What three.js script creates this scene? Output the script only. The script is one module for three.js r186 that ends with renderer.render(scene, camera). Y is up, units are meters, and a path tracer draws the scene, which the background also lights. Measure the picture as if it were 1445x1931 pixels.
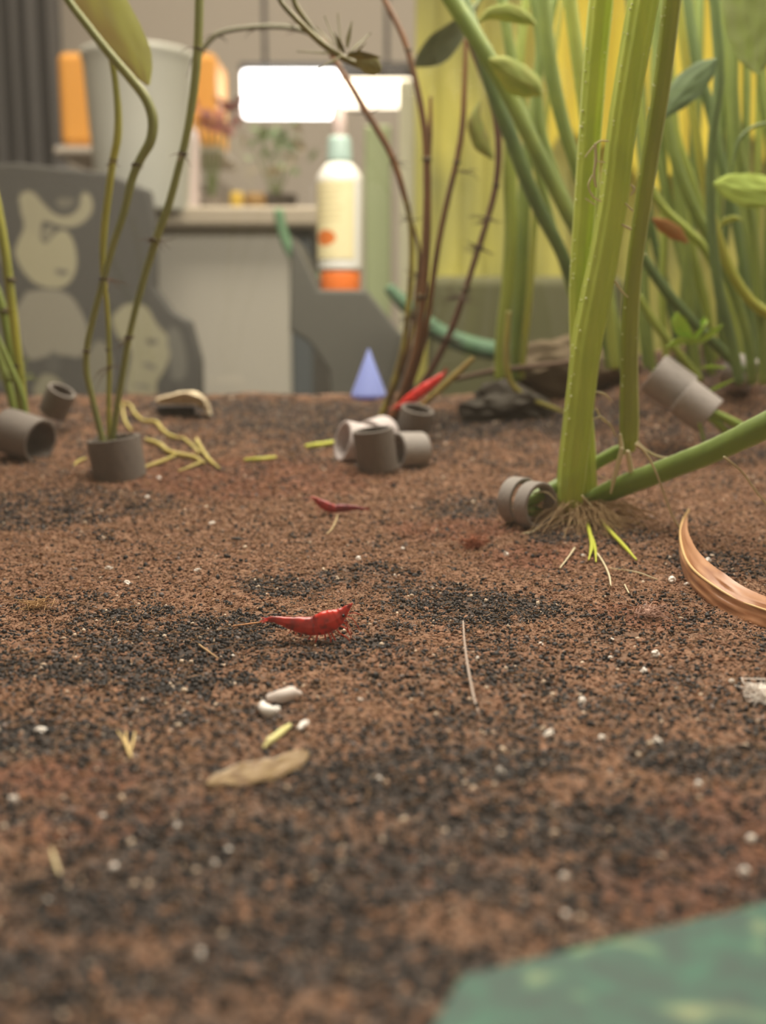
import * as THREE from 'three';
import { RoundedBoxGeometry } from 'three/addons/geometries/RoundedBoxGeometry.js';
import { mergeGeometries } from 'three/addons/utils/BufferGeometryUtils.js';
import { ImprovedNoise } from 'three/addons/math/ImprovedNoise.js';
import { RectAreaLightUniformsLib } from 'three/addons/lights/RectAreaLightUniformsLib.js';
RectAreaLightUniformsLib.init();

// ---------------------------------------------------------------- camera, light, exposure
const W = 1445, HH = 1931, F = 2070, PITCH = 10 * Math.PI / 180, EYE = 0.077;
const scene = new THREE.Scene();
scene.background = new THREE.Color(0x0b0b0c);
const camera = new THREE.PerspectiveCamera(2 * Math.atan(HH / 2 / F) * 180 / Math.PI, W / HH, 0.004, 20);
camera.position.set(0, EYE, 0);
camera.rotation.set(-PITCH, 0, 0);
camera.focus = 0.285;
camera.userData.fStop = 10;
const renderer = new THREE.WebGLRenderer({ antialias: true });
renderer.toneMapping = THREE.LinearToneMapping;
renderer.toneMappingExposure = 1.0;
renderer.shadowMap.enabled = true;

const TANK_LAMP = { w: 0.5, h: 0.2, x: 0.07, y: 0.4, z: -0.48, power: 11.5 };
const ROOM_LAMP = { w: 0.9, h: 0.9, z: -0.7, power: 12 };
const areaLight = (name, color, power, w, h, pos, target) => {
  const l = new THREE.RectAreaLight(color, power, w, h);
  l.name = name; l.position.set(...pos); l.lookAt(...target); scene.add(l); return l;
};
areaLight('tank_lamp_light', 0xfff6e6, TANK_LAMP.power, TANK_LAMP.w, TANK_LAMP.h, [TANK_LAMP.x, TANK_LAMP.y - 0.002, TANK_LAMP.z], [TANK_LAMP.x, -1, TANK_LAMP.z]);
areaLight('ceiling_lamp_light', 0xfff0da, ROOM_LAMP.power, ROOM_LAMP.w, ROOM_LAMP.h, [0, 1.44, ROOM_LAMP.z], [0, -1, ROOM_LAMP.z]);

// ---------------------------------------------------------------- helpers
let seed = 20240;
const rnd = () => { seed |= 0; seed = seed + 0x6D2B79F5 | 0; let t = Math.imul(seed ^ seed >>> 15, 1 | seed); t = t + Math.imul(t ^ t >>> 7, 61 | t) ^ t; return ((t ^ t >>> 14) >>> 0) / 4294967296; };
const rr = (a, b) => a + (b - a) * rnd();
const V = (x, y, z) => new THREE.Vector3(x, y, z);
const noise = new ImprovedNoise();
const nz = (x, y, z = 0) => noise.noise(x, y, z);
const sstep = (a, b, x) => { const t = Math.min(1, Math.max(0, (x - a) / (b - a))); return t * t * (3 - 2 * t); };
const ca = Math.cos(-PITCH), sa = Math.sin(-PITCH);
function dir(px, py) { const x = (px - W / 2) / F, y = -(py - HH / 2) / F; return V(x, y * ca + sa, y * sa - ca); }
function P(px, py, d) { const v = dir(px, py); return v.multiplyScalar(d / -v.z).add(V(0, EYE, 0)); }
const mpp = (py, d) => d / -dir(0, py).z / F;                 // metres to a pixel at that depth

// soil profile
const prof = [[0, 0], [0.2, 0], [0.27, 0.0005], [0.38, 0.008], [0.45, 0.0166], [0.52, 0.0276], [0.60, 0.0358], [0.75, 0.038]];
function H0(d) { for (let i = 1; i < prof.length; i++) if (d <= prof[i][0]) { const [a, b] = prof[i - 1], [c, e] = prof[i]; return b + (e - b) * (d - a) / (c - a); } return 0.038; }
function Hs(x, d) {
  const h = (H0(d - 0.02) + H0(d) + H0(d + 0.02)) / 3;
  return h + 0.03 * sstep(0.03, 0.2, x) * sstep(0.47, 0.61, d) + 0.0022 * nz(x * 22 + 5.3, d * 22, 1.7) + 0.0009 * nz(x * 70, d * 70, 8.1);
}
function ground(px, py) {
  const v = dir(px, py); let d = 0.06;
  for (; d < 0.61; d += 0.001) { const p = v.clone().multiplyScalar(d / -v.z); if (p.y + EYE < Hs(p.x, d)) break; }
  return P(px, py, d);
}
const gd = (px, py) => -ground(px, py).z;

const used = {};
function numbered(n) { const k = used[n] = (used[n] ?? -1) + 1; return k ? n + '_' + String(k).padStart(3, '0') : n; }
const shade = (o) => { o.castShadow = o.receiveShadow = true; return o; };
function tag(o, label, category, group, kind) {
  o.userData.label = label; if (category) o.userData.category = category;
  if (group) o.userData.group = group; if (kind) o.userData.kind = kind; return o;
}
function thing(name, label, category, base, group) {
  const g = new THREE.Group(); g.name = numbered(name); g.position.copy(base); scene.add(g);
  return tag(g, label, category, group);
}
function part(name, geo, mat, parent, label) {
  let top = parent; while (top.parent !== scene) top = top.parent;
  geo.translate(-top.position.x, -top.position.y, -top.position.z);
  const m = shade(new THREE.Mesh(geo, mat)); m.name = name; parent.add(m);
  if (label) m.userData.label = label;
  return m;
}
function single(name, label, category, geo, mat, group) {
  geo.computeBoundingBox(); const b = geo.boundingBox, c = V((b.min.x + b.max.x) / 2, b.min.y, (b.min.z + b.max.z) / 2);
  geo.translate(-c.x, -c.y, -c.z);
  const m = shade(new THREE.Mesh(geo, mat)); m.name = numbered(name); m.position.copy(c); scene.add(m);
  return tag(m, label, category, group);
}
function struct(name, geo, mat) { const m = shade(new THREE.Mesh(geo, mat)); m.name = name; m.userData.kind = 'structure'; scene.add(m); return m; }
function box(x0, x1, y0, y1, z0, z1, r = 0) {
  const g = r ? new RoundedBoxGeometry(x1 - x0, y1 - y0, z1 - z0, 3, r) : new THREE.BoxGeometry(x1 - x0, y1 - y0, z1 - z0);
  return g.translate((x0 + x1) / 2, (y0 + y1) / 2, (z0 + z1) / 2);
}
// box that covers a rectangle of the view at depth d, dz deep
function pbox(px0, px1, py0, py1, d, dz, r = 0) {
  const a = P((px0 + px1) / 2, py1, d), b = P((px0 + px1) / 2, py0, d), hw = (px1 - px0) / 2 * mpp((py0 + py1) / 2, d);
  return box(a.x - hw, a.x + hw, a.y, b.y, -d - dz, -d, r);
}
const lin = (r, g, b) => new THREE.Color().setRGB(r, g, b);
function mat(color, rough = 0.6, extra = {}) { return new THREE.MeshPhysicalMaterial({ color, roughness: rough, side: THREE.DoubleSide, ...extra }); }

// swept tube: pts [{p, r}], ratio flattens along the side, ribs ridge it, col(t, angle) colours it
function sweep(pts, { rad = 10, seg = 6, ratio = 1, ribs = 0, ribN = 8, rough = 0, cap = true, col = null, side = null } = {}) {
  const c = new THREE.CatmullRomCurve3(pts.map((q) => q.p), false, 'centripetal');
  const n = (pts.length - 1) * seg, pos = [], idx = [], colr = [], uv = [];
  const R = (t) => { const u = t * (pts.length - 1), i = Math.min(pts.length - 2, Math.floor(u)), f = u - i, s = f * f * (3 - 2 * f); return pts[i].r * (1 - s) + pts[i + 1].r * s; };
  let N = null, len = 0, last = null;
  const rings = [];
  for (let i = 0; i <= n; i++) {
    const t = i / n, p = c.getPoint(t), T = c.getTangent(t);
    if (side) N = side.clone().addScaledVector(T, -side.dot(T)).normalize();
    else { if (!N) N = Math.abs(T.x) < 0.8 ? V(1, 0, 0) : V(0, 1, 0); N = N.clone().addScaledVector(T, -N.dot(T)).normalize(); }
    const B = T.clone().cross(N); if (last) len += p.distanceTo(last); last = p;
    rings.push([t, p, N, B, R(t), len]);
  }
  if (cap) {
    const e = rings[0], f = rings[n], ta = c.getTangent(0), tb = c.getTangent(1), A = [], Z = [];
    for (const [k, s] of [[0.999, 0.03], [0.85, 0.55], [0.45, 0.9]]) {
      A.push([0, e[1].clone().addScaledVector(ta, -e[4] * k * 0.7), e[2], e[3], e[4] * s, 0]);
      Z.unshift([1, f[1].clone().addScaledVector(tb, f[4] * k * 0.7), f[2], f[3], f[4] * s, f[5]]);
    }
    rings.unshift(...A); rings.push(...Z);
  }
  rings.forEach(([t, p, N, B, r, l]) => {
    for (let j = 0; j <= rad; j++) {
      const a = j / rad * Math.PI * 2, k = r * (1 + ribs * Math.cos(a * ribN) + (rough ? rough * nz(Math.cos(a) * 2 + l * 300, Math.sin(a) * 2, l * 200) : 0));
      const q = p.clone().addScaledVector(N, Math.cos(a) * k * ratio).addScaledVector(B, Math.sin(a) * k);
      pos.push(q.x, q.y, q.z); uv.push(j / rad, l);
      if (col) { const cc = col(t, a, q); colr.push(cc.r, cc.g, cc.b); }
    }
  });
  for (let i = 0; i < rings.length - 1; i++) for (let j = 0; j < rad; j++) { const a = i * (rad + 1) + j, b = a + rad + 1; idx.push(a, b, a + 1, b, b + 1, a + 1); }
  const g = new THREE.BufferGeometry();
  g.setAttribute('position', new THREE.Float32BufferAttribute(pos, 3)); g.setAttribute('uv', new THREE.Float32BufferAttribute(uv, 2));
  if (col) g.setAttribute('color', new THREE.Float32BufferAttribute(colr, 3));
  g.setIndex(idx); g.computeVertexNormals(); return g;
}
// a list of [px, py, width px, depth?] to sweep points
function path(list, d) { return list.map(([x, y, w, dd]) => { const e = dd ?? d; return { p: P(x, y, e), r: w / 2 * mpp(y, e) }; }); }
// on the soil: [px, py, width px, lift mm]
function gpath(list) { return list.map(([x, y, w, lift]) => { const p = ground(x, y); const r = w / 2 * mpp(y, -p.z); p.y += r * 0.6 + (lift ?? 0.3) / 1000; return { p, r }; }); }
const mix = (a, b, t) => a.clone().lerp(b, t);

// a leaf: spine points [{p, w}] widths, side vector, cup depth, thickness
function leafGeo(sp, side, { cup = 0.2, thick = 0.0004, n = 18, m = 6, wavy = 0, col = null } = {}) {
  const c = new THREE.CatmullRomCurve3(sp.map((q) => q.p)), pos = [], idx = [], colr = [];
  const Wd = (t) => { const u = t * (sp.length - 1), i = Math.min(sp.length - 2, Math.floor(u)), f = u - i; return sp[i].w * (1 - f) + sp[i + 1].w * f; };
  for (const lay of [1, -1]) for (let i = 0; i <= n; i++) {
    const t = i / n, p = c.getPoint(t), T = c.getTangent(t), S = side.clone().addScaledVector(T, -side.dot(T)).normalize(), N = S.clone().cross(T), w = Wd(t) / 2;
    for (let j = -m; j <= m; j++) {
      const s = j / m, rim = 1 - Math.pow(Math.abs(s), 6);
      const q = p.clone().addScaledVector(S, s * w).addScaledVector(N, w * cup * (s * s) + wavy * w * nz(t * 6, s * 3, 4.2) - w * 0.05 * Math.exp(-s * s * 60) + lay * thick * rim * 0.5);
      pos.push(q.x, q.y, q.z); if (col) { const k = col(t, s); colr.push(k.r, k.g, k.b); }
    }
  }
  const st = 2 * m + 1, off = (n + 1) * st;
  for (let i = 0; i < n; i++) for (let j = 0; j < st - 1; j++) { const a = i * st + j, b = a + st; idx.push(a, b, a + 1, b, b + 1, a + 1, off + a, off + a + 1, off + b, off + b, off + a + 1, off + b + 1); }
  for (let i = 0; i < n; i++) for (const j of [0, st - 1]) { const a = i * st + j, b = a + st; idx.push(a, off + a, b, b, off + a, off + b); }
  for (let j = 0; j < st - 1; j++) for (const i of [0, n]) { const a = i * st + j; idx.push(a, a + 1, off + a, off + a, a + 1, off + a + 1); }
  const g = new THREE.BufferGeometry(); g.setAttribute('position', new THREE.Float32BufferAttribute(pos, 3));
  if (col) g.setAttribute('color', new THREE.Float32BufferAttribute(colr, 3));
  g.setAttribute('uv', new THREE.Float32BufferAttribute(new Float32Array(pos.length / 3 * 2), 2));
  g.setIndex(idx); g.computeVertexNormals(); return g;
}
const lp = (list, d) => list.map(([x, y, w, dd]) => ({ p: P(x, y, dd ?? d), w: Math.max(w, 0.6) * mpp(y, dd ?? d) }));
function blob(r, sx, sy, sz, rough = 0.25, det = 3, s = rnd() * 50) {
  const g = new THREE.IcosahedronGeometry(1, det), a = g.attributes.position;
  for (let i = 0; i < a.count; i++) { const v = V().fromBufferAttribute(a, i), k = r * (1 + rough * nz(v.x * 1.6 + s, v.y * 1.6, v.z * 1.6) + rough * 0.5 * nz(v.x * 4 + s, v.y * 4, v.z * 4)); a.setXYZ(i, v.x * k * sx, v.y * k * sy, v.z * k * sz); }
  g.computeVertexNormals(); return g;
}

// ---------------------------------------------------------------- materials
const GREEN = lin(0.36, 0.46, 0.06), GREEN2 = lin(0.26, 0.36, 0.05), OLIVE = lin(0.24, 0.25, 0.04), YEL = lin(0.5, 0.46, 0.06), BROWN = lin(0.16, 0.07, 0.025);
const M = {
  wall: mat(lin(0.5, 0.46, 0.4), 0.9), dark: mat(lin(0.06, 0.06, 0.062), 0.8), floor: mat(lin(0.2, 0.15, 0.1), 0.6), ceil: mat(lin(0.6, 0.58, 0.54), 0.9),
  glass: mat(0xffffff, 0.0, { transmission: 1, thickness: 0, ior: 1.5 }),
  stemV: mat(0xffffff, 0.5, { vertexColors: true, transmission: 0.4, thickness: 0 }),
  backStem: mat(0xffffff, 0.6, { vertexColors: true, transmission: 0.45, thickness: 0 }),
  node: mat(lin(0.07, 0.05, 0.02), 0.8), fineBrown: mat(lin(0.1, 0.05, 0.02), 0.8),
  root: mat(lin(0.75, 0.66, 0.42), 0.6, { transmission: 0.3, thickness: 0 }), rootYellow: mat(lin(0.55, 0.45, 0.1), 0.6, { transmission: 0.3, thickness: 0 }),
  rootBrown: mat(lin(0.36, 0.22, 0.08), 0.7, { transmission: 0.2, thickness: 0 }),
  ring: mat(lin(0.36, 0.32, 0.29), 0.75), leaf: mat(0xffffff, 0.75, { vertexColors: true, transmission: 0.4, thickness: 0 }),
  white: mat(lin(0.85, 0.82, 0.78), 0.5),
};
{ // fine grain for the ceramic rings
  const n = 128, a = new Uint8Array(n * n * 4);
  for (let i = 0; i < n * n; i++) { const v = 205 + 50 * rnd() - 30 * Math.max(0, nz((i % n) * 0.12, (i / n | 0) * 0.12, 3)); a.set([v, v, v, 255], i * 4); }
  const t = new THREE.DataTexture(a, n, n); t.wrapS = t.wrapT = THREE.RepeatWrapping; t.magFilter = THREE.LinearFilter; t.colorSpace = THREE.SRGBColorSpace; t.needsUpdate = true;
  M.ring.map = t; M.ring.bumpMap = t; M.ring.bumpScale = 0.0001;
  M.ringLit = M.ring.clone(); M.ringLit.color = lin(0.68, 0.6, 0.58); M.ringShadeSoil = M.ring.clone(); M.ringShadeSoil.color = lin(0.2, 0.17, 0.145);
}

// ---------------------------------------------------------------- the room
const FY = -0.85, CY = 1.5, XL = -1.7, XR = 1.7, ZB = -2.0, ZF = 1.1;
struct('floor', box(XL, XR, FY - 0.1, FY, ZB, ZF), M.floor);
struct('ceiling', box(XL, XR, CY, CY + 0.1, ZB, ZF), M.ceil);
struct('wall_back', box(XL, XR, FY, CY, ZB - 0.1, ZB), M.wall);
struct('wall_front', box(XL, XR, FY, CY, ZF, ZF + 0.1), mat(lin(0.78, 0.76, 0.72), 0.9));
struct('wall_left', box(XL - 0.1, XL, FY - 0.1, CY + 0.1, ZB - 0.1, ZF + 0.1), M.wall);
struct('wall_right', box(XR, XR + 0.1, FY - 0.1, CY + 0.1, ZB - 0.1, ZF + 0.1), M.wall);
{
  const t = thing('ceiling_lamp', 'square ceiling lamp panel above the tank', 'lamp', V(0, 1.44, ROOM_LAMP.z));
  part('housing', box(-0.47, 0.47, 1.446, 1.5, ROOM_LAMP.z - 0.47, ROOM_LAMP.z + 0.47, 0.01), M.ceil, t);
  part('diffuser', box(-0.45, 0.45, 1.441, 1.447, ROOM_LAMP.z - 0.45, ROOM_LAMP.z + 0.45), mat(0xffffff, 0.5, { emissive: 0xfff0da, emissiveIntensity: 2 }), t);
}
// ---------------------------------------------------------------- tank, its stand and its lamp
const TX = 0.42, TF = -0.05, TB = -0.61, TBOT = -0.03, TTOP = 0.33;
{
  const t = thing('aquarium', 'glass aquarium tank with a layer of brown soil', 'aquarium', V(0, TBOT, -0.33));
  part('front_pane', new THREE.PlaneGeometry(2 * TX, TTOP - TBOT).translate(0, (TTOP + TBOT) / 2, TF), M.glass, t);
  part('back_pane', new THREE.PlaneGeometry(2 * TX, TTOP - TBOT).translate(0, (TTOP + TBOT) / 2, TB), M.glass, t);
  for (const s of [-1, 1]) part('side_pane', new THREE.PlaneGeometry(TF - TB, TTOP - TBOT).rotateY(Math.PI / 2).translate(s * TX, (TTOP + TBOT) / 2, (TF + TB) / 2), M.glass, t);
  part('base_pane', box(-TX, TX, TBOT, TBOT + 0.006, TB, TF), mat(lin(0.02, 0.02, 0.02), 0.5), t);
  const s = thing('aquarium_stand', 'dark wooden stand under the aquarium', 'stand', V(0, FY, -0.33));
  part('top_board', box(-0.5, 0.5, TBOT - 0.03, TBOT, -0.66, -0.03, 0.004), mat(lin(0.08, 0.05, 0.03), 0.6), s);
  for (const x of [-0.46, 0.46]) for (const z of [-0.62, -0.07]) part('leg', box(x - 0.025, x + 0.025, FY, TBOT - 0.03, z - 0.025, z + 0.025, 0.004), mat(lin(0.08, 0.05, 0.03), 0.6), s);
  const l = thing('aquarium_lamp', 'slim white lamp bar laid across the top of the tank', 'lamp', V(TANK_LAMP.x, TANK_LAMP.y, TANK_LAMP.z));
  part('housing', box(TANK_LAMP.x - 0.27, TANK_LAMP.x + 0.27, TANK_LAMP.y + 0.003, TANK_LAMP.y + 0.02, TANK_LAMP.z - 0.11, TANK_LAMP.z + 0.11, 0.004), M.ceil, l);
  part('diffuser', box(TANK_LAMP.x - TANK_LAMP.w / 2, TANK_LAMP.x + TANK_LAMP.w / 2, TANK_LAMP.y, TANK_LAMP.y + 0.004, TANK_LAMP.z - 0.1, TANK_LAMP.z + 0.1), mat(0xffffff, 0.5, { emissive: 0xfff6e6, emissiveIntensity: 2 }), l);
  for (const x of [-1, 1]) part('bracket', sweep([{ p: V(TANK_LAMP.x + x * 0.26, TANK_LAMP.y + 0.01, TANK_LAMP.z), r: 0.004 }, { p: V((TANK_LAMP.x + x * 0.26 + x * TX) / 2, TANK_LAMP.y + 0.006, TANK_LAMP.z), r: 0.004 }, { p: V(Math.sign(x) * TX, TTOP + 0.006, TANK_LAMP.z), r: 0.004 }]), M.dark, l);
}

// ---------------------------------------------------------------- soil
// bare dark grains and red-brown mulm, partly painted-in dimness and haze-free soil, by where they lie on the soil: [px, py, rx mm, rz mm]
const darkP = [[330, 1215, 22, 12], [420, 1180, 14, 9], [530, 1110, 13, 10], [700, 1085, 18, 9], [800, 1110, 14, 9], [900, 1150, 22, 13], [690, 1215, 10, 5], [250, 1160, 10, 6], [180, 1265, 20, 9], [60, 1390, 16, 8], [350, 1290, 16, 6], [1050, 1010, 10, 12], [1180, 1010, 12, 10], [1370, 1060, 18, 14], [700, 800, 70, 30], [500, 775, 60, 26], [950, 790, 60, 22], [660, 1490, 16, 10], [880, 1450, 18, 8], [1330, 1430, 16, 8], [420, 1600, 14, 8], [650, 1650, 18, 8], [60, 960, 50, 26], [900, 960, 18, 16], [1040, 1560, 18, 8], [250, 1700, 14, 8], [560, 1800, 14, 8], [780, 1840, 10, 6], [120, 1850, 12, 6]].map(([x, y, a, b]) => { const p = ground(x, y); return [p.x, -p.z, a / 1000, b / 1000]; });  // those along the back rim paint the weaker light there
const redP = [[1340, 1600, 14, 13], [1260, 1690, 12, 9], [1400, 1550, 12, 11], [1440, 1650, 14, 10], [1215, 1160, 12, 12], [1010, 1050, 16, 14], [480, 900, 50, 30], [200, 1560, 16, 8], [120, 1480, 14, 8], [740, 1640, 14, 6], [870, 1000, 24, 14]].map(([x, y, a, b]) => { const p = ground(x, y); return [p.x, -p.z, a / 1000, b / 1000]; });  // those at lower right paint soil left clear of reflected haze
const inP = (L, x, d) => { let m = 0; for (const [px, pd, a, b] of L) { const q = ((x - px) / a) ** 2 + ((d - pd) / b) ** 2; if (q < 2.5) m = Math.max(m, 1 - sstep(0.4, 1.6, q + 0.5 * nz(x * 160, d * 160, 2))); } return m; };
const darkness = (x, d) => Math.min(1, Math.max(0, 0.36 + 0.9 * nz(x * 60, d * 60, 3.3) * 0.6 + 0.5 * nz(x * 150, d * 150, 9) * 0.7 + 0.75 * inP(darkP, x, d) + 0.28 * (1 - sstep(0.13, 0.24, d)) - 0.5 * sstep(0.25, 0.32, d) * (1 - sstep(0.4, 0.5, d))));
{
  const soil = tag(new THREE.Group(), 'brown and black aquarium soil covered with fine mulm', 'soil', null, 'stuff');
  soil.name = 'soil'; scene.add(soil);
  const nx = 380, nd = 420, pos = [], idx = [], col = [];
  const brown = lin(0.23, 0.128, 0.075), black = lin(0.04, 0.032, 0.028), red = lin(0.22, 0.095, 0.055), c = new THREE.Color();
  for (let j = 0; j <= nd; j++) for (let i = 0; i <= nx; i++) {
    const d = 0.052 + (0.608 - 0.052) * Math.pow(j / nd, 1.35), x = (i / nx - 0.5) * 2 * Math.min(TX - 0.002, 0.12 + d * 0.5);
    const y = Hs(x, d) + 0.0005 * nz(x * 420, d * 420, 5) + 0.0004 * nz(x * 900, d * 900, 7);
    pos.push(x, y, -d);
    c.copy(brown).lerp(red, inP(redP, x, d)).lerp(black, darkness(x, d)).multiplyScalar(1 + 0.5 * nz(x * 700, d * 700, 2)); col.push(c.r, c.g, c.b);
  }
  for (let j = 0; j < nd; j++) for (let i = 0; i < nx; i++) { const a = j * (nx + 1) + i, b = a + nx + 1; idx.push(a, a + 1, b, b, a + 1, b + 1); }
  const g = new THREE.BufferGeometry(); g.setAttribute('position', new THREE.Float32BufferAttribute(pos, 3)); g.setAttribute('color', new THREE.Float32BufferAttribute(col, 3)); g.setIndex(idx); g.computeVertexNormals();
  const bed = shade(new THREE.Mesh(g, mat(0xffffff, 0.95, { vertexColors: true }))); bed.name = 'soil_bed'; bed.userData.kind = 'stuff'; soil.add(bed);

  function scatter(name, geo, material, count, place) {
    const im = new THREE.InstancedMesh(geo, material, count), m = new THREE.Matrix4(), q = new THREE.Quaternion(), e = new THREE.Euler(); let k = 0, tries = 0;
    while (k < count && tries++ < count * 8) {
      const d = Math.sqrt(rr(0.075 ** 2, 0.6 ** 2)), x = rr(-1, 1) * Math.min(TX - 0.01, d * 0.4 + 0.035), r = place(x, d);
      if (!r) continue;
      q.setFromEuler(e.set(r.tilt ? rr(-1, 1) * r.tilt : rr(0, 6.3), rr(0, 6.3), r.tilt ? rr(-1, 1) * r.tilt : rr(0, 6.3)));
      im.setMatrixAt(k, m.compose(V(x, Hs(x, d) + r.up, -d), q, r.s)); im.setColorAt(k, r.c); k++;
    }
    im.count = k; im.name = name; im.userData.kind = 'stuff'; shade(im); soil.add(im);
  }
  const grain = new THREE.IcosahedronGeometry(1, 1), ga = grain.attributes.position;
  for (let i = 0; i < ga.count; i++) { const v = V().fromBufferAttribute(ga, i), k = 1 + 0.45 * nz(v.x * 1.3 + 7, v.y * 1.3, v.z * 1.3); ga.setXYZ(i, v.x * k, v.y * k, v.z * k); }
  const flake = new THREE.IcosahedronGeometry(1, 0), fa = flake.attributes.position;
  for (let i = 0; i < fa.count; i++) { const v = V().fromBufferAttribute(fa, i), k = 1 + 0.9 * nz(v.x * 2 + 3, v.y * 2, v.z * 2); fa.setXYZ(i, v.x * k, v.y * k, v.z * k); }
  flake.computeVertexNormals();
  const cc = new THREE.Color();
  scatter('dark_grains', grain, mat(0xffffff, 0.5, { specularIntensity: 0.5 }), 100000, (x, d) => {
    if (rnd() > 0.12 + darkness(x, d) * 1.1) return null;
    const r = 0.00028 + 0.0004 * rnd() * rnd(), w = rnd(); cc.setRGB(0.014, 0.012, 0.012).multiplyScalar(rr(0.4, 1.9));
    if (w > 0.9) cc.setRGB(0.16, 0.13, 0.12).multiplyScalar(rr(0.5, 1.3)); if (w > 0.98) cc.setRGB(0.6, 0.48, 0.36);
    return { up: r * rr(-0.1, 0.9), s: V(r * rr(0.8, 1.4), r * rr(0.7, 1.1), r * rr(0.8, 1.4)), c: cc };
  });
  scatter('mulm_flakes', flake, mat(0xffffff, 0.95), 380000, (x, d) => {
    if (rnd() > 1.05 - darkness(x, d) * 0.85) return null;
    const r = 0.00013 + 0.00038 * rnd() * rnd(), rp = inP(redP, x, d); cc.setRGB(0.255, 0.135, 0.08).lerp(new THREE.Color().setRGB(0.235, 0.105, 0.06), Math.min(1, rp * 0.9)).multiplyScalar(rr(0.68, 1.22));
    return { up: r * rr(0, 1.3), s: V(r * rr(0.8, 2.6), r * rr(0.25, 0.7), r * rr(0.6, 1.6)), c: cc, tilt: 0.5 };
  });
  const fib = sweep([{ p: V(-1, 0, 0), r: 0.06 }, { p: V(-0.3, 0.12, 0.2), r: 0.07 }, { p: V(0.4, 0.1, -0.05), r: 0.07 }, { p: V(1, 0, 0.3), r: 0.05 }], { rad: 4, seg: 3, cap: false });
  scatter('mulm_fibres', fib, mat(0xffffff, 0.9), 45000, (x, d) => {
    const r = rr(0.0005, 0.0015); cc.setRGB(0.4, 0.24, 0.13).multiplyScalar(rr(0.4, 1.3));
    return { up: rr(0.0003, 0.0008), s: V(r, r, r), c: cc, tilt: rnd() < 0.7 ? 0.15 : 0 };
  });
}
// ---------------------------------------------------------------- ceramic rings
function ring(label, px, py, d, axis, ro, h, { wall = 0.0016, m = M.ring, group = 'grey ceramic rings in the tank' } = {}) {
  const ri = ro - wall, b = 0.0003, pr = [[ri, b], [ri + b, 0], [ro - b, 0], [ro, b], [ro, h - b], [ro - b, h], [ri + b, h], [ri, h - b], [ri, b]].map(([x, y]) => new THREE.Vector2(x, y - h / 2));
  const g = new THREE.LatheGeometry(pr, 48), a = g.attributes.position, u = g.attributes.uv;
  for (let i = 0; i < u.count; i++) u.setXY(i, u.getX(i) * 4, u.getY(i) * 2);
  const o = shade(new THREE.Mesh(g, m)); o.name = numbered('ceramic_ring'); o.position.copy(P(px, py, d)); o.quaternion.setFromUnitVectors(V(0, 1, 0), V(...axis).normalize()); scene.add(o);
  return tag(o, label, 'ceramic ring', group);
}
const dA = gd(215, 900), dD = gd(705, 884);
ring('upright grey ceramic ring holding the leaf-topped stems at left', 221, 866, dA, [-0.13, 1, 0.03], 0.0105, 0.0175, { m: M.ringShadeSoil });
ring('dark tipped-over ceramic ring at the left edge below yellow stems', 45, 822, dA + 0.03, [0.88, -0.22, 0.42], 0.0098, 0.019, { m: M.ringShadeSoil });
ring('small dim ceramic ring leaning between the two left rings', 108, 757, dA + 0.07, [0.45, 0.8, 0.2], 0.0066, 0.0125, { m: M.ringShadeSoil });
ring('ceramic ring painted pale as if brightly lit at the left of the central ring pile', 678, 838, dD + 0.016, [-0.86, 0.22, 0.38], 0.0088, 0.016, { m: M.ringLit });
ring('ceramic ring painted pale as if lit, half hidden behind the front of the central pile', 712, 822, dD + 0.036, [0.5, 0.1, -0.85], 0.008, 0.012, { m: M.ringLit });
ring('upright ceramic ring painted dark as if shaded at the front of the central pile', 708, 848, dD - 0.006, [-0.13, 1, 0.06], 0.0082, 0.0168, { m: M.ringShadeSoil });
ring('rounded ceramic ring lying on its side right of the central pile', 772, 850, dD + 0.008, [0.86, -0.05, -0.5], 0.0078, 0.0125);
ring('ceramic ring with a light rim, painted dark as if shaded, at the back of the central pile', 783, 795, dD + 0.045, [0.2, 1, 0.24], 0.0075, 0.0125, { m: M.ringShadeSoil });
const dE = gd(1000, 992) - 0.002;
ring('nearer of two thin ceramic rings slipped over the thick stolon', 1010, 953, dE, [0.64, 0.02, 0.77], 0.0081, 0.0056, { wall: 0.0015 });
ring('farther of two thin ceramic rings slipped over the thick stolon', 978, 944, dE + 0.007, [0.68, 0.02, 0.73], 0.0081, 0.0056, { wall: 0.0015 });
ring('large tilted ceramic ring under the small bright green seedling', 1262, 724, 0.475, [0.75, -0.55, 0.25], 0.0093, 0.0165);
ring('tilted ceramic ring with green shoots leaving its lower end', 1313, 766, 0.46, [0.74, -0.58, 0.28], 0.0085, 0.0145);
ring('dim ceramic ring lying in shade at the far right edge', 1395, 700, 0.53, [0.8, -0.3, 0.4], 0.008, 0.014);

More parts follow.
